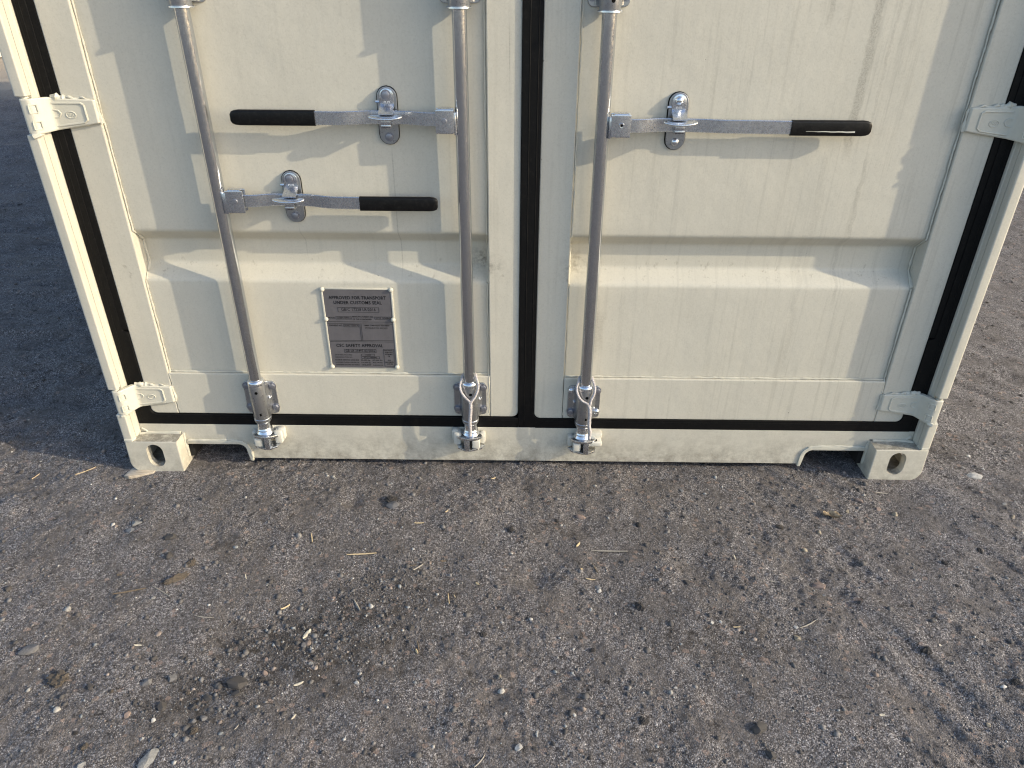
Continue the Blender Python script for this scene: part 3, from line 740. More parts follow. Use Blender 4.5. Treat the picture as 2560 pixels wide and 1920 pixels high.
h3, g3 = handle(.1734, 1, (.1925, .2395, 1.0200, 1.0745), 1.0455, .3582, .6285, .8210, .0300, -.004, False)
# old paint scrape along the right-hand grip
m = MB(); v = []; f = []
for k in range(13):
    x = .664+.118*k/12; w = .0006+.0013*(k/12) if k > 2 else .0004; z = 1.0352+.0004*math.sin(k*1.7)-.0010*k/12
    v += [(x, .0262, z-w*.7), (x, .0262, z+w*.7), (x, .0268, z-w), (x, .0268, z+w)]
for k in range(12): a = 4*k; f += [(a, a+4, a+5, a+1), (a+1, a+5, a+7, a+3), (a, a+2, a+6, a+4)]
f += [(0, 1, 3, 2), (48, 50, 51, 49)]
m.add(v, f).build('paint_scrape', M['keeper'], h3)

# handle retainers
def retainer(xk, z0, z1, dome=False):
    zc = (z0+z1)/2; x = xk
    MBp = MB().prism(stadium(x, z0, z1, .0475), PY-.0075, PY-.0020, .0013)
    r = MBp.build('handle_retainer', M['bracket'], box, 12)
    MB().prism(stadium(x-.0005, z0-.0016, z1+.0016, .0510), PY-.0028, PY+.0020, .0008).build('rubber_pad', M['rubber'], r)
    tb, bb = z1-.018, z0+.019
    # pivoting flap: flat tongue, then bent out over the bar
    zf = zc+.0265
    w = .0172; yb = PY-.0110
    m = MB(); m.prism([(x-w, zf)]+[(x+w, zf)]+arc(x, z1-.0205, w, 0, 180, 8), yb, yb+.0035, .0009)
    sec = [(yb, zf+.002), (yb-.004, zf-.001), (.030, zf-.0105), (.0235, zf-.0140), (.0205, zf-.0165), (.0230, zf-.0180), (.033, zf-.0140), (yb+.002, zf-.004), (yb+.0035, zf+.002)]
    m.prism(sec, x-w, x+w, 0, 'x'); m.build('flap', M['bright'], r, 25)
    # oval catch tongue seen edge-on from above
    ov = [(x+.0415*math.cos(a), .0160+.0165*math.sin(a)*(1 if math.sin(a) < 0 else .9)) for a in np.linspace(0, 2*math.pi, 28, endpoint=False)]
    b = MB().prism(ov, 0, .0055, .0022, 'z', 3, True)
    mm = MB().add([(p[0], p[1], zf-.0255+p[2]+.10*(p[1]-.016)+.0025*(abs(p[0]-x)/.0415)**2) for p in b.v], b.f)
    mm.build('catch', M['bright'], r, 50)
    # lower hook hanging below the bar and spine behind it
    m = MB(); m.box(x-.012, x+.012, .018, .0225, zf-.040, zf-.0265, .0012); m.box(x-.012, x+.012, .018, PY-.006, zf-.0475, zf-.0435, .0012)
    m.box(x-.012, x+.012, .018, .0215, zf-.0470, zf-.039, .001)
    m.build('hook', M['barsteel'], r, 30)
    bolt_hex(x-.001, tb, yb, .0110, dome, .2).build('bolt', M['bright'] if dome else M['bolt'], r)
    bolt_hex(x, bb, PY-.0075, .0105, dome, .5).build('bolt', M['bright'] if dome else M['bolt'], r)
    st = MB()
    for dx in (-.0045, .0045):
        for q in ((dx-.0024, dx-.0018), (dx+.0018, dx+.0024)): st.box(x+q[0], x+q[1], yb-.0003, yb+.0002, zf+.0040, zf+.0085)
        st.box(x+dx-.0018, x+dx+.0018, yb-.0003, yb+.0002, zf+.0079, zf+.0085)
    st.build('stamp', M['mark'], r, 0)
    MB().lathe([(.002, x-.0285), (.0034, x-.0275), (.0034, x-.0180)], PY-.008, tb-.016, 10, 'x').build('seal_pin', M['bright'], r)
retainer(-.3492, .9890, 1.1245); retainer(-.6112, .7870, .9205); retainer(.3582, .9815, 1.1165, True)

# approval plate
PX0, PX1, PZ0, PZ1 = -.5715, -.3785, .3488, .5960
pl = MB().prism([(PX0, PZ0), (PX1, PZ0), (PX1, PZ1), (PX0, PZ1)], PY-.0034, PY-.0006, 0).build('approval_plate', M['plate'], box, 0)
yt = PY-.0034
bor = MB()
for a in ((PX0-.0035, PX0+.0020, PZ0-.001, PZ1+.002), (PX1-.0020, PX1+.0035, PZ0-.001, PZ1+.002)): bor.box(a[0], a[1], yt-.0014, PY, a[2], a[3], .0012)
bor.box(PX0+.0024, PX1-.0024, yt-.0012, PY, PZ1-.001, PZ1+.003, .0010)
bor.build('plate_edge', M['weld'], pl)
bor = MB().box(PX0+.0024, PX1-.0024, yt-.0006, PY, PZ0-.0012, PZ0+.0012); bor.build('plate_edge', M['plate'], pl)
for x in (PX0+.001, PX1-.001):
    for z in (PZ0+.001, .5035, PZ1-.001):
        MB().lathe([(.0008, yt-.0065), (.0040, yt-.0055), (.0066, yt-.0025), (.0072, yt+.0008)], x, z, 16, 'y').build('rivet', M['weld'], pl)
txt = MB()
def text(s, x, z, size, align='CENTER', width=None, bold=.0):
    cu = bpy.data.curves.new('t', 'FONT'); cu.body = s; cu.size = size; cu.align_x = align; cu.align_y = 'CENTER'; cu.space_character = 1.06; cu.offset = bold; cu.resolution_u = 2
    o = bpy.data.objects.new('t', cu); col.objects.link(o); dg = bpy.context.evaluated_depsgraph_get(); dg.update()
    m = bpy.data.meshes.new_from_object(o.evaluated_get(dg)); vs_ = np.array([v.co[:] for v in m.vertices]).reshape(-1, 3)
    if len(vs_):
        k = 1.0
        if width: k = width/(vs_[:, 0].max()-vs_[:, 0].min())
        if align == 'CENTER': vs_[:, 0] -= (vs_[:, 0].max()+vs_[:, 0].min())/2
        vv = [(x+p[0]*k, yt-.0005, z+p[1]) for p in vs_]
        txt.add(vv, [tuple(p.vertices) for p in m.polygons])
    bpy.data.objects.remove(o); bpy.data.curves.remove(cu); bpy.data.meshes.remove(m)
def frame(x0, x1, z0, z1, w=.0006):
    for a in ((x0, x1, z0, z0+w), (x0, x1, z1-w, z1), (x0, x0+w, z0+w, z1-w), (x1-w, x1, z0+w, z1-w)):
        txt.box(a[0], a[1], yt-.0006, yt-.0001, a[2], a[3])
PW, PH = PX1-PX0, PZ1-PZ0
def U(u): return PX0+PW*u
def V(v): return PZ1-PH*v
B = .00022
text('APPROVED FOR TRANSPORT', U(.50), V(.105), .0140, width=PW*.83, bold=B)
text('UNDER CUSTOMS SEAL', U(.50), V(.165), .0140, width=PW*.70, bold=B)
text('GB/C 17228 LR/2016', U(.50), V(.250), .0135, width=PW*.50); frame(U(.20), U(.80), V(.282), V(.222))
text('MODEL', U(.095), V(.355), .0065, width=PW*.10, bold=.0001); frame(U(.155), U(.385), V(.372), V(.337)); text('CX20H-709H-2', U(.27), V(.355), .0075, width=PW*.20, bold=.0001)
text("MANUFACTURER'S NO.", U(.555), V(.340), .0065, width=PW*.31, bold=.0001); text('OF THE CONTAINER', U(.54), V(.372), .0065, width=PW*.28, bold=.0001)
frame(U(.725), U(.975), V(.372), V(.337)); text('SY25 1450843', U(.85), V(.355), .0075, width=PW*.22, bold=.0001)
for v in (.405, .430): txt.box(U(.02), U(.98), yt-.0006, yt-.0001, V(v), V(v)+.0006)
for u in (.495, .515): txt.box(U(u), U(u)+.0006, yt-.0006, yt-.0001, V(.645), V(.435))
for v in (.645, .662): txt.box(U(.02), U(.98), yt-.0006, yt-.0001, V(v), V(v)+.0006)
text("OWNER'S NO.", U(.14), V(.452), .0070, width=PW*.20, bold=.0001); frame(U(.255), U(.48), V(.470), V(.437)); text('AUMU 100000 4', U(.367), V(.453), .0070, width=PW*.20)
text('TIMBER COMPONENT TREATMENT', U(.745), V(.450), .0055, width=PW*.38, bold=.0001); text('IM/TAILEUCON 400/2025', U(.735), V(.482), .0068, width=PW*.33)
text('CSC SAFETY APPROVAL', U(.46), V(.712), .0140, width=PW*.70, bold=B)
text('GB-LR 23497-02/2016', U(.46), V(.782), .0110, width=PW*.44, bold=.0001); frame(U(.22), U(.70), V(.805), V(.760))
text('DATE MANUFACTURED', U(.07), V(.836), .0062, 'LEFT', PW*.26); frame(U(.47), U(.67), V(.850), V(.822)); text('1/2025', U(.57), V(.836), .0062)
text('IDENTIFICATION NO.', U(.07), V(.868), .0062, 'LEFT', PW*.26); frame(U(.47), U(.745), V(.884), V(.856)); text('SY25 1450843', U(.605), V(.870), .0062, bold=.0001)
for v, a, b, c_ in ((.905, 'MAXIMUM OPERATING GROSS MASS', '30,480 kg', '67,200 lbs'), (.937, 'ALLOWABLE STACKING LOAD FOR 1.8G', '216,000 kg', '476,190 lbs'), (.969, 'TRANSVERSE RACKING TEST FORCE', '150,000', 'newtons')):
    text(a, U(.065), V(v), .0056, 'LEFT', PW*.36, .0001); text(b, U(.455), V(v), .0056, 'LEFT', PW*.14, .0001); text(c_, U(.63), V(v), .0056, 'LEFT', PW*.15, .0001)
frame(U(.81), U(.965), V(.985), V(.755))
for v, s_ in ((.775, 'NEXT MAINT.'), (.800, 'EXAM. DATE'), (.825, 'AFTER MFG.'), (.850, '5M'), (.905, 'PLUS'), (.930, 'RE-EXAMINED'), (.955, 'ACEP 30M')): text(s_, U(.887), V(v), .0055, width=min(PW*.125, len(s_)*.0022), bold=.0001)
txt.build('lettering', M['ink'], pl, 0)

# body of the box behind the doors
hd = MB().prism([(-1.19, 2.425), (1.19, 2.425), (1.19, HGT-.004), (-1.19, HGT-.004)], .05, .16, .003).build('door_header', M['paint'], box)
def corr(a, b, depth, pitch):
    out = []; n = max(1, int(round((b-a)/pitch))); p = (b-a)/n
    for k in range(n):
        s = a+k*p; out += [(s, 0), (s+.26*p, 0), (s+.5*p, depth), (s+.76*p, depth)]
    return out+[(b, 0)]
def body(parent, sx, y0, y1):
    v = []; f = []
    pts = corr(y0, y1, .036, .278)
    for y, d in pts: v += [(sx*(1.212-d), y, .17), (sx*(1.212-d), y, HGT-.06)]
    for i in range(len(pts)-1):
        q = (2*i, 2*i+2, 2*i+3, 2*i+1); f.append(q if sx > 0 else q[::-1])
    MB().add(v, f).build('side_wall', M['paint'], parent, 0)
    MB().box(min(sx*1.165, sx*1.215), max(sx*1.165, sx*1.215), .179, LEN-.179, .022, .172, .002).build('bottom_rail', M['paint'], parent)
    MB().box(min(sx*1.155, sx*1.216), max(sx*1.155, sx*1.216), .179, LEN-.179, HGT-.062, HGT-.002, .002).build('top_rail', M['paint'], parent)
def hull(parent):
    for sx in (-1, 1): body(parent, sx, .16, LEN-.10)
    MB().box(-1.164, 1.164, .12, LEN-.05, .150, .178).build('floor', M['dark'], parent)
    MB().box(-1.154, 1.154, .161, LEN-.05, HGT-.03, HGT-.012).build('roof', M['paint'], parent)
    pts = corr(-1.15, 1.15, .04, .25); v = []; f = []
    for x, d in pts: v += [(x, LEN-.02-d, .16), (x, LEN-.02-d, HGT-.06)]
    for i in range(len(pts)-1): f.append((2*i, 2*i+1, 2*i+3, 2*i+2))
    MB().add(v, f).build('end_wall', M['paint'], parent, 0)
    MB().box(-1.057, 1.057, LEN-.10, LEN-.01, .022, .158, .002).build('end_sill', M['paint'], parent)
    MB().box(-1.057, 1.057, LEN-.10, LEN-.01, HGT-.10, HGT-.004, .002).build('end_header', M['paint'], parent)
    for sx in (-1, 1): MB().box(min(sx*1.12, sx*1.218), max(sx*1.12, sx*1.218), LEN-.14, LEN-.003, .118, HGT-.118, .003).build('end_post', M['paint'], parent)
    for k in range(18):
        y = .32+k*.315; MB().box(-1.164, 1.164, y, y+.045, .028, .150).build('cross_member', M['dark'], parent, 0)
hull(box)

# neighbouring container beyond the far end, on its own castings
nb_ = thing('shipping_container', 'sunlit cream shipping container standing in the open yard behind the shaded ground', 'container', (-8.72, 8.4, 0))
for ch in [o for o in box.children if o.name.split('.')[0] in ('corner_casting', 'side_wall', 'bottom_rail', 'top_rail', 'floor', 'roof', 'end_wall', 'end_sill', 'end_header', 'end_post', 'corner_post', 'door_sill', 'door', 'door_header')]:
    c = ch.copy(); col.objects.link(c); c.parent = nb_
    for gch in ch.children:
        if gch.name.split('.')[0] in ('stile', 'bottom_rail', 'top_rail', 'inner_skin', 'door_seal', 'seal_lip', 'post_channel'):
            d = gch.copy(); col.objects.link(d); d.parent = c

# ------------------------------------------------------------------ tie ropes on two of the rods
def catmull(P, n=10):
    P = [Vector(p) for p in P]; out = []
    for i in range(len(P)-1):
        p0, p1, p2, p3 = P[max(i-1, 0)], P[i], P[i+1], P[min(i+2, len(P)-1)]
        for k in range(n):
            t = k/n; out.append(.5*((2*p1)+(p2-p0)*t+(2*p0-5*p1+4*p2-p3)*t*t+(3*p1-p0-3*p2+p3)*t**3))
    return out+[P[-1]]
def strands(m, path, r, pitch, n=3, sr=.58, flat=1):
    up = Vector((.2, .9, .3)); fr = []
    L = 0
    for i, p in enumerate(path):
        t = (path[min(i+1, len(path)-1)]-path[max(i-1, 0)]).normalized(); u = (up-t*up.dot(t)).normalized(); up = u; fr.append((p, u, t.cross(u), L))
        if i < len(path)-1: L += (path[i+1]-p).length
    for s in range(n):
        pts = [p+r*sr*(math.cos(2*math.pi*(l/pitch+s/n))*u+math.sin(2*math.pi*(l/pitch+s/n))*w*flat) for p, u, w, l in fr]
        m.tube(pts, r*.62, 6)
def rope(x, dz, yx, end, lab):
    m = MB(); zt = .334+dz; rr = .0275; ry = .0036
    yj = (x+yx, -.0005, .266+dz)
    left = [(x, RODY+.022, zt+.004), (x-.017, RODY+.010, zt+.003), (x-.0215, RODY-.006, zt-.004), (x-.0265, .018, .314+dz), (x-.0235, .0085, .298+dz), (x-.012, .0030, .281+dz), (yj[0]-.0028, yj[1], yj[2]+.003), (yj[0]-.001, yj[1], yj[2]-.006)]
    right = [(x, RODY+.022, zt+.004), (x+.017, RODY+.010, zt+.003), (x+.0215, RODY-.006, zt-.004), (x+.0265, .018, .314+dz), (x+.0240, .0085, .298+dz), (x+.016, .0030, .281+dz), (yj[0]+.0028, yj[1], yj[2]+.003), (yj[0]+.001, yj[1], yj[2]-.006)]
    for p in (left, right): strands(m, catmull(p, 12), .0034, .0125)
    ex = x+end
    down = [(yj[0], yj[1]-.001, yj[2]-.002), (yj[0]+(ex-yj[0])*.3+.001, -.0035, .24+dz), (yj[0]+(ex-yj[0])*.6-.001, -.0030, .20+dz), (ex+.0008, -.0005, .172+dz), (ex, .0010, .158+dz), (ex, -.0005, .1475+dz)]
    strands(m, catmull(down, 16), .0045, .021, 4, .62)
    o = m.build('tie_rope', M['rope'], None, 60); tag(o, lab, 'rope'); return o
rope(-.1657, .0045, .004, .000, 'silver grey rope looped round the lock rod with all hexagon bracket bolts')
rope(.1734, -.0010, .011, .018, 'silver grey rope looped round the lock rod with two domed bracket bolts')

# ------------------------------------------------------------------ loose things on the ground, set out in metres from the door line
def stone_mesh(r, sx, sy, sz, seed, colr, flat=False):
    bm = bmesh.new(); bmesh.ops.create_icosphere(bm, subdivisions=4 if flat else 3, radius=1)
    rs = np.random.default_rng(seed); planes = rs.normal(0, 1, (13, 3)); planes /= np.linalg.norm(planes, axis=1)[:, None]; off = rs.uniform(.52, .86, 13)
    v = np.array([q.co[:] for q in bm.verts])
    for p, o_ in zip(planes, off):
        d = v@p; v = v-np.maximum(d-o_, 0)[:, None]*p[None]*(.55 if flat else 1.0)
    v = v*(1+.10*vnoise(v[:, 0]*3+seed, v[:, 1]*3+v[:, 2]*2, seed)[:, None]+.06*vnoise(v[:, 0]*9, v[:, 1]*9+v[:, 2]*7, seed+1)[:, None])
    if flat: v = v*(1+.50*vnoise(v[:, 0]*5+seed, v[:, 1]*5+v[:, 2]*4, seed+2)[:, None]+.36*vnoise(v[:, 0]*11+v[:, 2]*9, v[:, 1]*11-v[:, 2]*6, seed+3)[:, None])
    v = v*np.array([sx, sy, sz])*r*(.98 if flat else 1.05)
    for q, c in zip(bm.verts, v): q.co = c
    me = bpy.data.meshes.new('stone'); bm.to_mesh(me); bm.free()
    me.polygons.foreach_set('use_smooth', [True]*len(me.polygons)); me.set_sharp_from_angle(angle=R(16))
    ca = me.color_attributes.new('stone_colour', 'FLOAT_COLOR', 'POINT'); ca.data.foreach_set('color', np.tile(np.array([*colr, 1.0]), len(me.vertices)))
    me.materials.append(M['stone']); return me
SC = {'d': (.062, .058, .056), 'k': (.046, .042, .040), 'g': (.155, .152, .155), 'b': (.165, .175, .19), 'l': (.25, .25, .245), 'w': (.47, .46, .44), 'p': (.27, .205, .175), 'c': (.33, .285, .215), 'n': (.092, .076, .060)}
KIND = {'d': ('stone', 'dark grey angular stone', 'dark grey stones'), 'k': ('soil_clod', 'black crumbly soil clod', 'black clods'),
        'g': ('stone', 'mid grey rounded stone', 'mid grey stones'), 'b': ('stone', 'blue grey flat pebble', 'blue grey pebbles'),
        'l': ('stone', 'light grey smooth pebble', 'light grey pebbles'), 'w': ('stone', 'bright white pebble', 'white pebbles'),
        'p': ('stone', 'pinkish stone', 'pinkish stones'), 'c': ('stone', 'cream coloured stone chip', 'cream stone chips'), 'n': ('soil_clod', 'brown crumbly soil clod', 'brown clods')}
UNIQ = {0: 'light grey oval pebble on the grit by the splintered board', 5: 'squarish grey stone near a brown soil lump', 6: 'large brown lump of crumbly soil casting a shadow', 7: 'long brown sausage shaped clod of soil', 10: 'largest dark angular stone among the loose stones', 35: 'flat pale grey slab half sunk in the grit', 59: 'round grey stone sitting in a small dark pit', 61: 'pinkish tan chip in front of the sill near the centre seal', 65: 'brightest chunky white quartz pebble', 101: 'large smooth dark stone lying alone beside the tyre prints', 102: 'broad flat pinkish stone pressed into the yard', 109: 'large chalky white stone beside the casting that has no shim'}
LAND = [(-1.099, -0.241, 'light grey oval pebble'), (-1.152, -0.68, 'squarish grey stone'), (-1.036, -0.757, 'large brown soil lump'), (-0.9, -0.451, 'long brown clod'), (-0.646, -0.756, 'largest dark stone'), (-0.759, -0.939, 'pale grey slab'), (-0.384, -0.152, 'stone in the pit'), (0.162, -0.182, 'pinkish tan chip'), (-0.014, -0.899, 'white quartz pebble'), (0.488, -0.855, 'lone dark stone'), (0.757, -0.45, 'broad pinkish stone'), (1.407, 0.031, 'chalky white stone'), (-1.359, -0.009, 'straw by the splintered board'), (-1.003, -0.493, 'brown twig'), (-0.524, -0.613, 'white husk'), (-0.441, -0.348, 'longest yellow straw'), (0.229, -0.331, 'curved grass blade')]
STONES = [(-1.099, -0.241, 0.0114, 'l', 1.2, 20),
  (-1.102, -0.268, 0.0133, 'b', 1.0, 57),
  (-0.951, -0.373, 0.0107, 'd', 1.0, 114),
  (-0.977, -0.297, 0.0126, 'd', 1.3, 10),
  (-0.883, -0.394, 0.0135, 'n', 1.0, 48),
  (-1.152, -0.68, 0.0161, 'g', 1.3, 15),
  (-1.036, -0.757, 0.0203, 'n', 1.15, 0),
  (-0.9, -0.451, 0.017, 'n', 1.9, 35),
  (-0.842, -0.759, 0.0114, 'g', 1.0, 96),
  (-0.794, -0.744, 0.0115, 'g', 1.0, 153),
  (-0.646, -0.756, 0.0187, 'd', 1.25, -10),
  (-0.784, -0.82, 0.011, 'd', 1.0, 87),
  (-0.685, -0.843, 0.0078, 'g', 1.0, 144),
  (-0.705, -0.85, 0.0077, 'g', 1.0, 21),
  (-0.694, -0.875, 0.0095, 'n', 1.0, 78),
  (-0.695, -0.794, 0.0088, 'd', 1.3, 135),
  (-0.719, -0.815, 0.0087, 'd', 1.0, 12),
  (-0.786, -0.853, 0.0058, 'w', 1.0, 69),
  (-0.849, -0.841, 0.0093, 'p', 1.0, 126),
  (-0.645, -0.829, 0.0063, 'g', 1.0, 3),
  (-0.522, -0.647, 0.0077, 'g', 1.0, 60),
  (-0.565, -0.655, 0.0077, 'd', 1.0, 117),
  (-0.589, -0.639, 0.0095, 'd', 1.0, 174),
  (-0.487, -0.687, 0.0076, 'd', 1.0, 51),
  (-0.703, -0.703, 0.0075, 'g', 1.0, 108),
  (-0.855, -0.693, 0.0084, 'd', 1.0, 165),
  (-0.9, -0.915, 0.0089, 'n', 1.0, 42),
  (-0.439, -0.783, 0.0072, 'd', 1.0, 99),
  (-0.729, -0.884, 0.0057, 'l', 1.0, 156),
  (-0.754, -0.663, 0.0068, 'g', 1.0, 33),
  (-0.599, -0.686, 0.0051, 'p', 1.0, 90),
  (-0.592, -0.724, 0.0074, 'p', 1.0, 147),
  (-0.759, -0.467, 0.0066, 'g', 1.0, 24),
  (-0.699, -0.563, 0.0067, 'g', 1.0, 81),
  (-0.935, -0.512, 0.0064, 'l', 1.0, 138),
  (-0.759, -0.939, 0.0191, 'l', 1.3, 75),
  (-0.888, -0.955, 0.0102, 'l', 1.0, 72),
  (-0.957, -0.776, 0.0089, 'd', 1.0, 129),
  (-0.485, -0.503, 0.0064, 'p', 1.0, 6),
  (-0.846, -0.81, 0.0063, 'd', 1.0, 63),
  (-0.621, -0.811, 0.0071, 'd', 1.0, 120),
  (-0.634, -0.784, 0.01, 'd', 1.0, 177),
  (-0.793, -0.893, 0.0045, 'w', 1.0, 54),
  (-0.773, -0.895, 0.0057, 'g', 1.0, 111),
  (-0.592, -0.743, 0.009, 'k', 1.0, 168),
  (-0.793, -0.689, 0.0059, 'd', 1.0, 45),
  (-0.717, -0.688, 0.0051, 'd', 1.0, 102),
  (-0.781, -0.692, 0.0059, 'd', 1.0, 159),
  (-0.677, -0.893, 0.0045, 'd', 1.0, 36),
  (-0.692, -0.78, 0.0048, 'g', 1.0, 93),
  (-0.744, -0.781, 0.0056, 'n', 1.0, 150),
  (-0.755, -0.892, 0.0045, 'd', 1.0, 27),
  (-0.5, -0.659, 0.0051, 'w', 1.0, 84),
  (-0.492, -0.701, 0.0059, 'l', 1.0, 141),
  (-0.662, -0.459, 0.0047, 'l', 1.0, 18),
  (-0.744, -0.522, 0.0055, 'g', 1.0, 75),
  (-0.906, -0.788, 0.0056, 'n', 1.0, 132),
  (-0.937, -0.883, 0.0061, 'k', 1.0, 9),
  (-1.312, -0.492, 0.0093, 'd', 1.0, 66),
  (-0.384, -0.152, 0.0161, 'g', 1.1, 0),
  (-0.392, -0.126, 0.0184, 'k', 1.0, 0),
  (0.162, -0.182, 0.0116, 'p', 1.2, 0),
  (0.323, -0.218, 0.0094, 'k', 1.0, 114),
  (0.185, -0.458, 0.0085, 'b', 1.0, 171),
  (0.189, -0.469, 0.0066, 'w', 1.0, 48),
  (-0.014, -0.899, 0.0083, 'w', 1.15, 30),
  (0.103, -0.824, 0.0051, 'w', 1.0, 162),
  (0.163, -0.534, 0.005, 'w', 1.0, 39),
  (0.017, -0.903, 0.006, 'd', 1.0, 96),
  (0.056, -0.89, 0.0053, 'd', 1.0, 153),
  (0.248, -0.839, 0.0109, 'k', 1.0, 30),
  (-0.276, -0.598, 0.0097, 'd', 1.0, 87),
  (-0.059, -0.73, 0.0049, 'c', 1.0, 144),
  (-0.101, -0.618, 0.0105, 'k', 1.0, 21),
  (-0.041, -0.247, 0.0113, 'k', 1.0, 78),
  (0.283, -0.529, 0.0136, 'k', 1.0, 135),
  (0.157, -0.656, 0.0064, 'k', 1.0, 12),
  (-0.316, -0.627, 0.0056, 'g', 1.0, 69),
  (-0.367, -0.74, 0.0057, 'g', 1.0, 126),
  (-0.377, -0.749, 0.0053, 'w', 1.0, 3),
  (0.358, -0.405, 0.0058, 'p', 1.0, 60),
  (0.475, -0.063, 0.0083, 'b', 1.0, 117),
  (0.331, -0.757, 0.0041, 'w', 1.0, 174),
  (0.023, -0.868, 0.005, 'w', 1.5, 80),
  (0.012, -0.608, 0.0053, 'd', 1.0, 108),
  (-0.196, -0.63, 0.0052, 'k', 1.0, 165),
  (0.143, -0.278, 0.0061, 'd', 1.0, 42),
  (0.09, -0.205, 0.0063, 'k', 1.0, 99),
  (-0.169, -0.531, 0.0059, 'd', 1.0, 156),
  (-0.056, -0.581, 0.004, 'w', 1.0, 33),
  (0.112, -0.654, 0.0039, 'w', 1.0, 90),
  (0.081, -0.624, 0.0035, 'w', 1.0, 147),
  (-0.119, -0.887, 0.0045, 'd', 1.0, 24),
  (0.128, -0.921, 0.0045, 'k', 1.0, 81),
  (0.235, -0.745, 0.0049, 'd', 1.0, 138),
  (-0.313, -0.908, 0.0056, 'k', 1.0, 15),
  (-0.342, -0.548, 0.0059, 'g', 1.0, 72),
  (-0.357, -0.467, 0.0056, 'g', 1.0, 129),
  (-0.405, -0.461, 0.0061, 'g', 1.0, 6),
  (-0.439, -0.481, 0.0056, 'g', 1.0, 63),
  (0.415, -0.446, 0.0085, 'd', 1.0, 120),
  (0.488, -0.855, 0.0162, 'd', 1.25, 20),
  (0.757, -0.45, 0.0151, 'p', 1.2, 0),
  (0.644, -0.619, 0.0087, 'c', 1.0, 111),
  (0.65, -0.586, 0.0053, 'w', 1.0, 168),
  (0.448, -0.583, 0.0053, 'w', 1.0, 45),
  (0.471, -0.578, 0.0044, 'w', 1.0, 102),
  (0.934, -0.651, 0.012, 'k', 1.0, 159),
  (0.813, -0.669, 0.0051, 'g', 1.0, 36),
  (1.407, 0.031, 0.0161, 'w', 1.3, 0),
  (1.462, -0.097, 0.0077, 'l', 1.5, 70),
  (1.422, -0.104, 0.0077, 'l', 1.0, 27),
  (1.245, -0.304, 0.0091, 'k', 1.0, 84),
  (0.993, -0.101, 0.012, 'p', 1.0, 141),
  (1.037, -0.138, 0.0086, 'p', 1.0, 18),
  (1.075, -0.156, 0.0107, 'c', 1.0, 75),
  (0.494, -0.914, 0.0112, 'd', 1.0, 132),
  (0.756, -0.479, 0.0042, 'b', 1.0, 9),
  (0.836, -0.505, 0.0064, 'd', 1.0, 66),
  (0.762, -0.316, 0.007, 'c', 1.0, 123),
  (1.095, -0.731, 0.0099, 'k', 1.0, 0),
  (0.981, -0.832, 0.0055, 'c', 1.0, 57),
  (1.415, -0.163, 0.0075, 'c', 1.6, 60),
  (1.383, -0.051, 0.0056, 'p', 1.0, 171),
  (0.937, -0.156, 0.0075, 'c', 1.0, 48),
  (1.345, -0.136, 0.0049, 'p', 1.0, 105),
  (0.721, -0.226, 0.0094, 'n', 1.0, 162),
  (0.826, -0.244, 0.0072, 'c', 1.0, 39),
  (1.118, -0.36, 0.0079, 'k', 1.0, 96),
  (1.11, -0.442, 0.0057, 'k', 1.0, 153)]
for k, (x, y, r, kd, el, rot) in enumerate(STONES):
    nm, lab, grp = KIND[kd]; rs = random.Random(k)
    sz = .66 if kd not in 'bl' else .45
    o = obj(nm, stone_mesh(r, 1.12*el, .92/max(1, el*.8), sz, 100+k, SC[kd], kd in 'kn'))
    o.rotation_euler = (0, 0, R(rot)); o.location = (x, y, float(ground_h(x, y))+r*sz*(.02 if kd in 'k' else .10 if kd in 'npbl' else .20))
    u = UNIQ.get(k)
    if not u:
        near = min(LAND, key=lambda q: (q[0]-x)**2+(q[1]-y)**2)
        u2 = ('tiny ' if r < .0055 else 'small ' if r < .009 else 'medium ')+lab+' near the '+near[2]
        tag(o, u2, 'clod' if nm == 'soil_clod' else 'stone', grp)
    else: tag(o, u, 'clod' if nm == 'soil_clod' else 'stone')

def straw_mesh(L, w, th, bend, seed, curl=.0):
    n = 9; v = []; f = []; rs = random.Random(seed)
    for k in range(n):
        t = k/(n-1)-.5; ww = w*(1-.75*abs(2*t)**3)/2; yy = bend*(1-4*t*t)*L; zz = curl*(4*t*t)+rs.uniform(0, th*.2)
        v += [(t*L, yy-ww, zz), (t*L, yy, zz+th), (t*L, yy+ww, zz), (t*L, yy, zz-th*.6)]
    for k in range(n-1):
        for j in range(4): a = 4*k+j; b = 4*k+(j+1) % 4; f.append((a, b, b+4, a+4))
    f += [(3, 2, 1, 0), tuple(4*(n-1)+j for j in range(4))]
    return MB().add(v, f).mesh('straw', 50)
def fib(name, c1, c2):
    t = NT(name); m = t.mix(t.mr(t.noise(300, 4, .7), .35, .65), c1, c2); return t.out(m, .7, 0, t.bump(t.noise(700, 3), .4, .001), .3)
FM = {'y': fib('dry_straw', (.56, .45, .28), (.40, .31, .19)), 'n': fib('brown_stalk', (.19, .145, .10), (.11, .085, .06)), 'w': fib('bleached_chip', (.66, .60, .48), (.50, .44, .33)), 'g': fib('grey_stalk', (.36, .33, .28), (.24, .22, .19))}
FL = {'y': ('straw', 'pale yellow straw splinter', 'straw', 'yellow straws'), 'n': ('stalk', 'brown dry plant stalk', 'stalk', 'brown stalks'),
      'w': ('wood_chip', 'bleached cream wood chip', 'wood chip', 'bleached chips'), 'g': ('stalk', 'weathered grey dry stalk', 'stalk', 'grey stalks')}
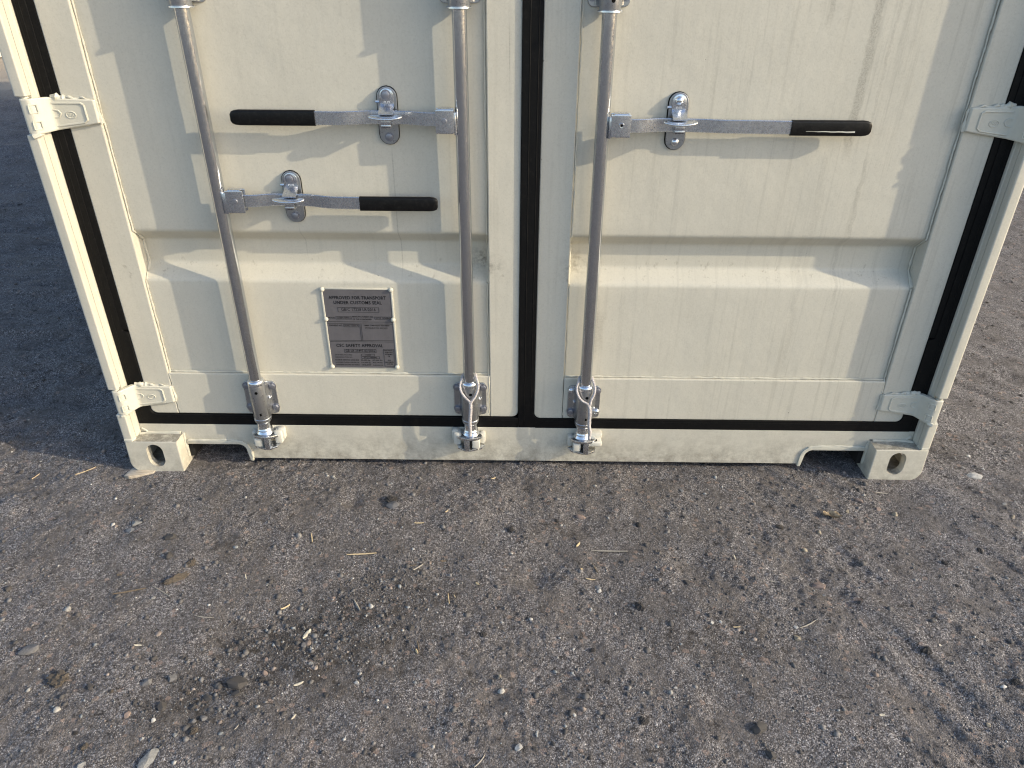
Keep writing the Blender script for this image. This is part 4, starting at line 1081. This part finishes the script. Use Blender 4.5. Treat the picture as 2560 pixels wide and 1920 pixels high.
STRAWS = [(-1.359, -0.009, 0.059, 34.5, 0.004, 'y', 'long pale straw lying beside the splintered board'),
  (-1.512, -0.022, 0.031, 80.1, 0.0035, 'y', None),
  (-0.589, -0.292, 0.034, -73.7, 0.0035, 'y', None),
  (-0.724, -0.44, 0.018, -64.8, 0.003, 'w', None),
  (-1.003, -0.493, 0.08, 13.5, 0.005, 'n', 'thick brown twig half buried in grit'),
  (-0.922, -0.494, 0.07, -29.6, 0.003, 'g', None),
  (-0.785, -0.57, 0.049, -5.8, 0.003, 'g', None),
  (-0.598, -0.53, 0.024, 39.1, 0.006, 'y', None),
  (-0.524, -0.613, 0.03, 69.0, 0.011, 'w', 'leaf shaped white husk standing on edge in the grit'),
  (-0.906, -0.66, 0.019, 0.9, 0.005, 'w', None),
  (-0.506, -0.754, 0.022, 26.3, 0.007, 'w', None),
  (-0.494, -0.84, 0.014, 71.8, 0.005, 'w', None),
  (-0.606, -0.866, 0.012, 60.3, 0.003, 'g', None),
  (-1.055, -0.438, 0.015, -6.4, 0.006, 'n', None),
  (-0.502, -0.655, 0.011, -42.9, 0.004, 'w', None),
  (-0.441, -0.348, 0.081, 2.5, 0.0055, 'y', 'longest straight yellow straw on the open grit'),
  (-0.3, -0.228, 0.028, -2.2, 0.0055, 'y', None),
  (-0.192, -0.507, 0.038, -79.6, 0.0028, 'y', None),
  (-0.306, -0.391, 0.034, 1.0, 0.0035, 'n', None),
  (-0.282, -0.397, 0.032, 42.3, 0.0045, 'g', None),
  (0.229, -0.331, 0.099, -3.5, 0.005, 'g', 'long curved pale grass blade with fine hairs'),
  (0.185, -0.395, 0.039, -69.3, 0.005, 'n', None),
  (0.169, -0.433, 0.025, -5.0, 0.0045, 'y', None),
  (-0.252, -0.653, 0.035, -76.1, 0.003, 'n', None),
  (-0.253, -0.666, 0.013, -63.5, 0.006, 'y', None),
  (-0.094, -0.93, 0.035, 53.0, 0.003, 'g', None),
  (-0.419, -0.529, 0.042, -57.1, 0.0055, 'g', None),
  (0.145, -0.306, 0.019, 57.8, 0.007, 'y', None),
  (-0.178, -0.498, 0.013, -65.3, 0.003, 'y', None),
  (-0.096, -0.023, 0.015, 30.5, 0.005, 'y', None),
  (-0.225, -0.183, 0.012, 44.5, 0.004, 'y', None),
  (-0.219, -0.368, 0.017, -3.6, 0.006, 'n', None),
  (0.148, -0.4, 0.007, 1.0, 0.004, 'y', None),
  (-0.123, -0.454, 0.012, -37.2, 0.006, 'y', None),
  (1.077, -0.059, 0.04, -5.2, 0.005, 'g', None),
  (0.561, -0.353, 0.021, -90.6, 0.004, 'w', None),
  (0.681, -0.579, 0.049, 24.6, 0.0035, 'g', None),
  (0.506, -0.592, 0.018, 0.9, 0.004, 'y', None),
  (0.639, -0.44, 0.02, -13.5, 0.004, 'g', None),
  (0.996, -0.173, 0.013, -64.1, 0.004, 'g', None),
  (0.979, -0.195, 0.016, -99.6, 0.004, 'g', None),
  (0.974, -0.633, 0.007, -53.3, 0.006, 'w', None),
  (0.759, -0.82, 0.012, 0.9, 0.006, 'w', None),
  (0.838, -0.617, 0.021, -39.2, 0.0035, 'n', None)]
for k, (x, y, L, rot, w, kd, u) in enumerate(STRAWS):
    nm, lab, cat, grp = FL[kd]; me = straw_mesh(L, w, w*.22 if kd == 'w' else w*.4, .03*math.sin(k*1.7), k, .0012)
    me.materials.append(FM[kd]); o = obj(nm, me); o.rotation_euler = (0, 0, R(rot))
    d = np.linspace(-.45, .45, 5)*L; hh_ = ground_h(x+d*math.cos(R(rot)), y+d*math.sin(R(rot)))
    sl_ = (hh_[-1]-hh_[0])/(.9*L+1e-6); o.rotation_euler = Matrix.Rotation(R(rot), 4, 'Z').to_3x3().__matmul__(Matrix.Rotation(-math.atan(sl_), 3, 'Y')).to_euler()
    o.location = (x, y, float(hh_.mean()*.4+hh_.max()*.6)+.0008)
    if u: tag(o, u, cat)
    else: near = min(LAND, key=lambda q: (q[0]-x)**2+(q[1]-y)**2); tag(o, ('short ' if L < .022 else 'long ')+lab+' near the '+near[2], cat, grp)

# curled dead leaf
n = 14; v = []; f = []
for i in range(n):
    for j in range(9):
        s = i/(n-1); t_ = j/8-.5; w = .026*math.sin(math.pi*min(1, s*.96+.03))**.7*(1+.22*math.sin(s*19))
        z = .004+.006*(2*t_)**2+.0035*math.sin(s*9+t_*5)+.004*abs(s-.5)*2
        v.append(((s-.5)*.052, t_*w, z))
for i in range(n-1):
    for j in range(8): a = i*9+j; f.append((a, a+9, a+10, a+1))
m0 = MB().add(v, f); m0.add([(p[0], p[1], p[2]-.0005) for p in v], [q[::-1] for q in f])
t = NT('dead_leaf'); c = t.mix(t.mr(t.noise(130, 5, .7), .4, .6), (.40, .32, .21), (.15, .11, .07)); M['leaf'] = t.out(c, .75, 0, t.bump(t.noise(260, 3), .5, .001), .3)
lf = m0.build('dead_leaf', M['leaf'], None, 60); x, y = (0.885, -0.178); lf.location = (x, y, float(ground_h(x, y))); lf.rotation_euler = (0, 0, R(-12)); tag(lf, 'curled tan dead leaf lying beside pinkish crumbs in front of the fork pocket', 'leaf')

# flat packer trapped under the corner casting
def packer():
    pts = [(-1.232, -.030), (-1.214, -.037), (-1.188, -.026), (-1.150, -.011), (-1.14, .03), (-1.2, .05), (-1.226, .010)]
    b = MB().prism(pts, 0, .008, .0022, 'z', 2, True)
    return MB().add([(p[0], p[1], p[2]+.0010+.0015*math.sin(p[0]*160)+(.004*max(0, -p[1]/.03) if p[2] > .004 else 0)) for p in b.v], b.f)
t = NT('split_board'); c = t.mix(t.mr(t.noise(1, 5, .7, t.scaled((40, 300, 80))), .4, .6), (.46, .41, .34), (.30, .26, .21)); M['board'] = t.out(c, .85, 0, t.bump(t.noise(1, 4, .7, t.scaled((60, 500, 100))), .6, .001), .3)
pk_ = packer().build('packing_shim', M['board'], None, 30); tag(pk_, 'pale splintered board wedged under a corner casting of the container', 'shim')
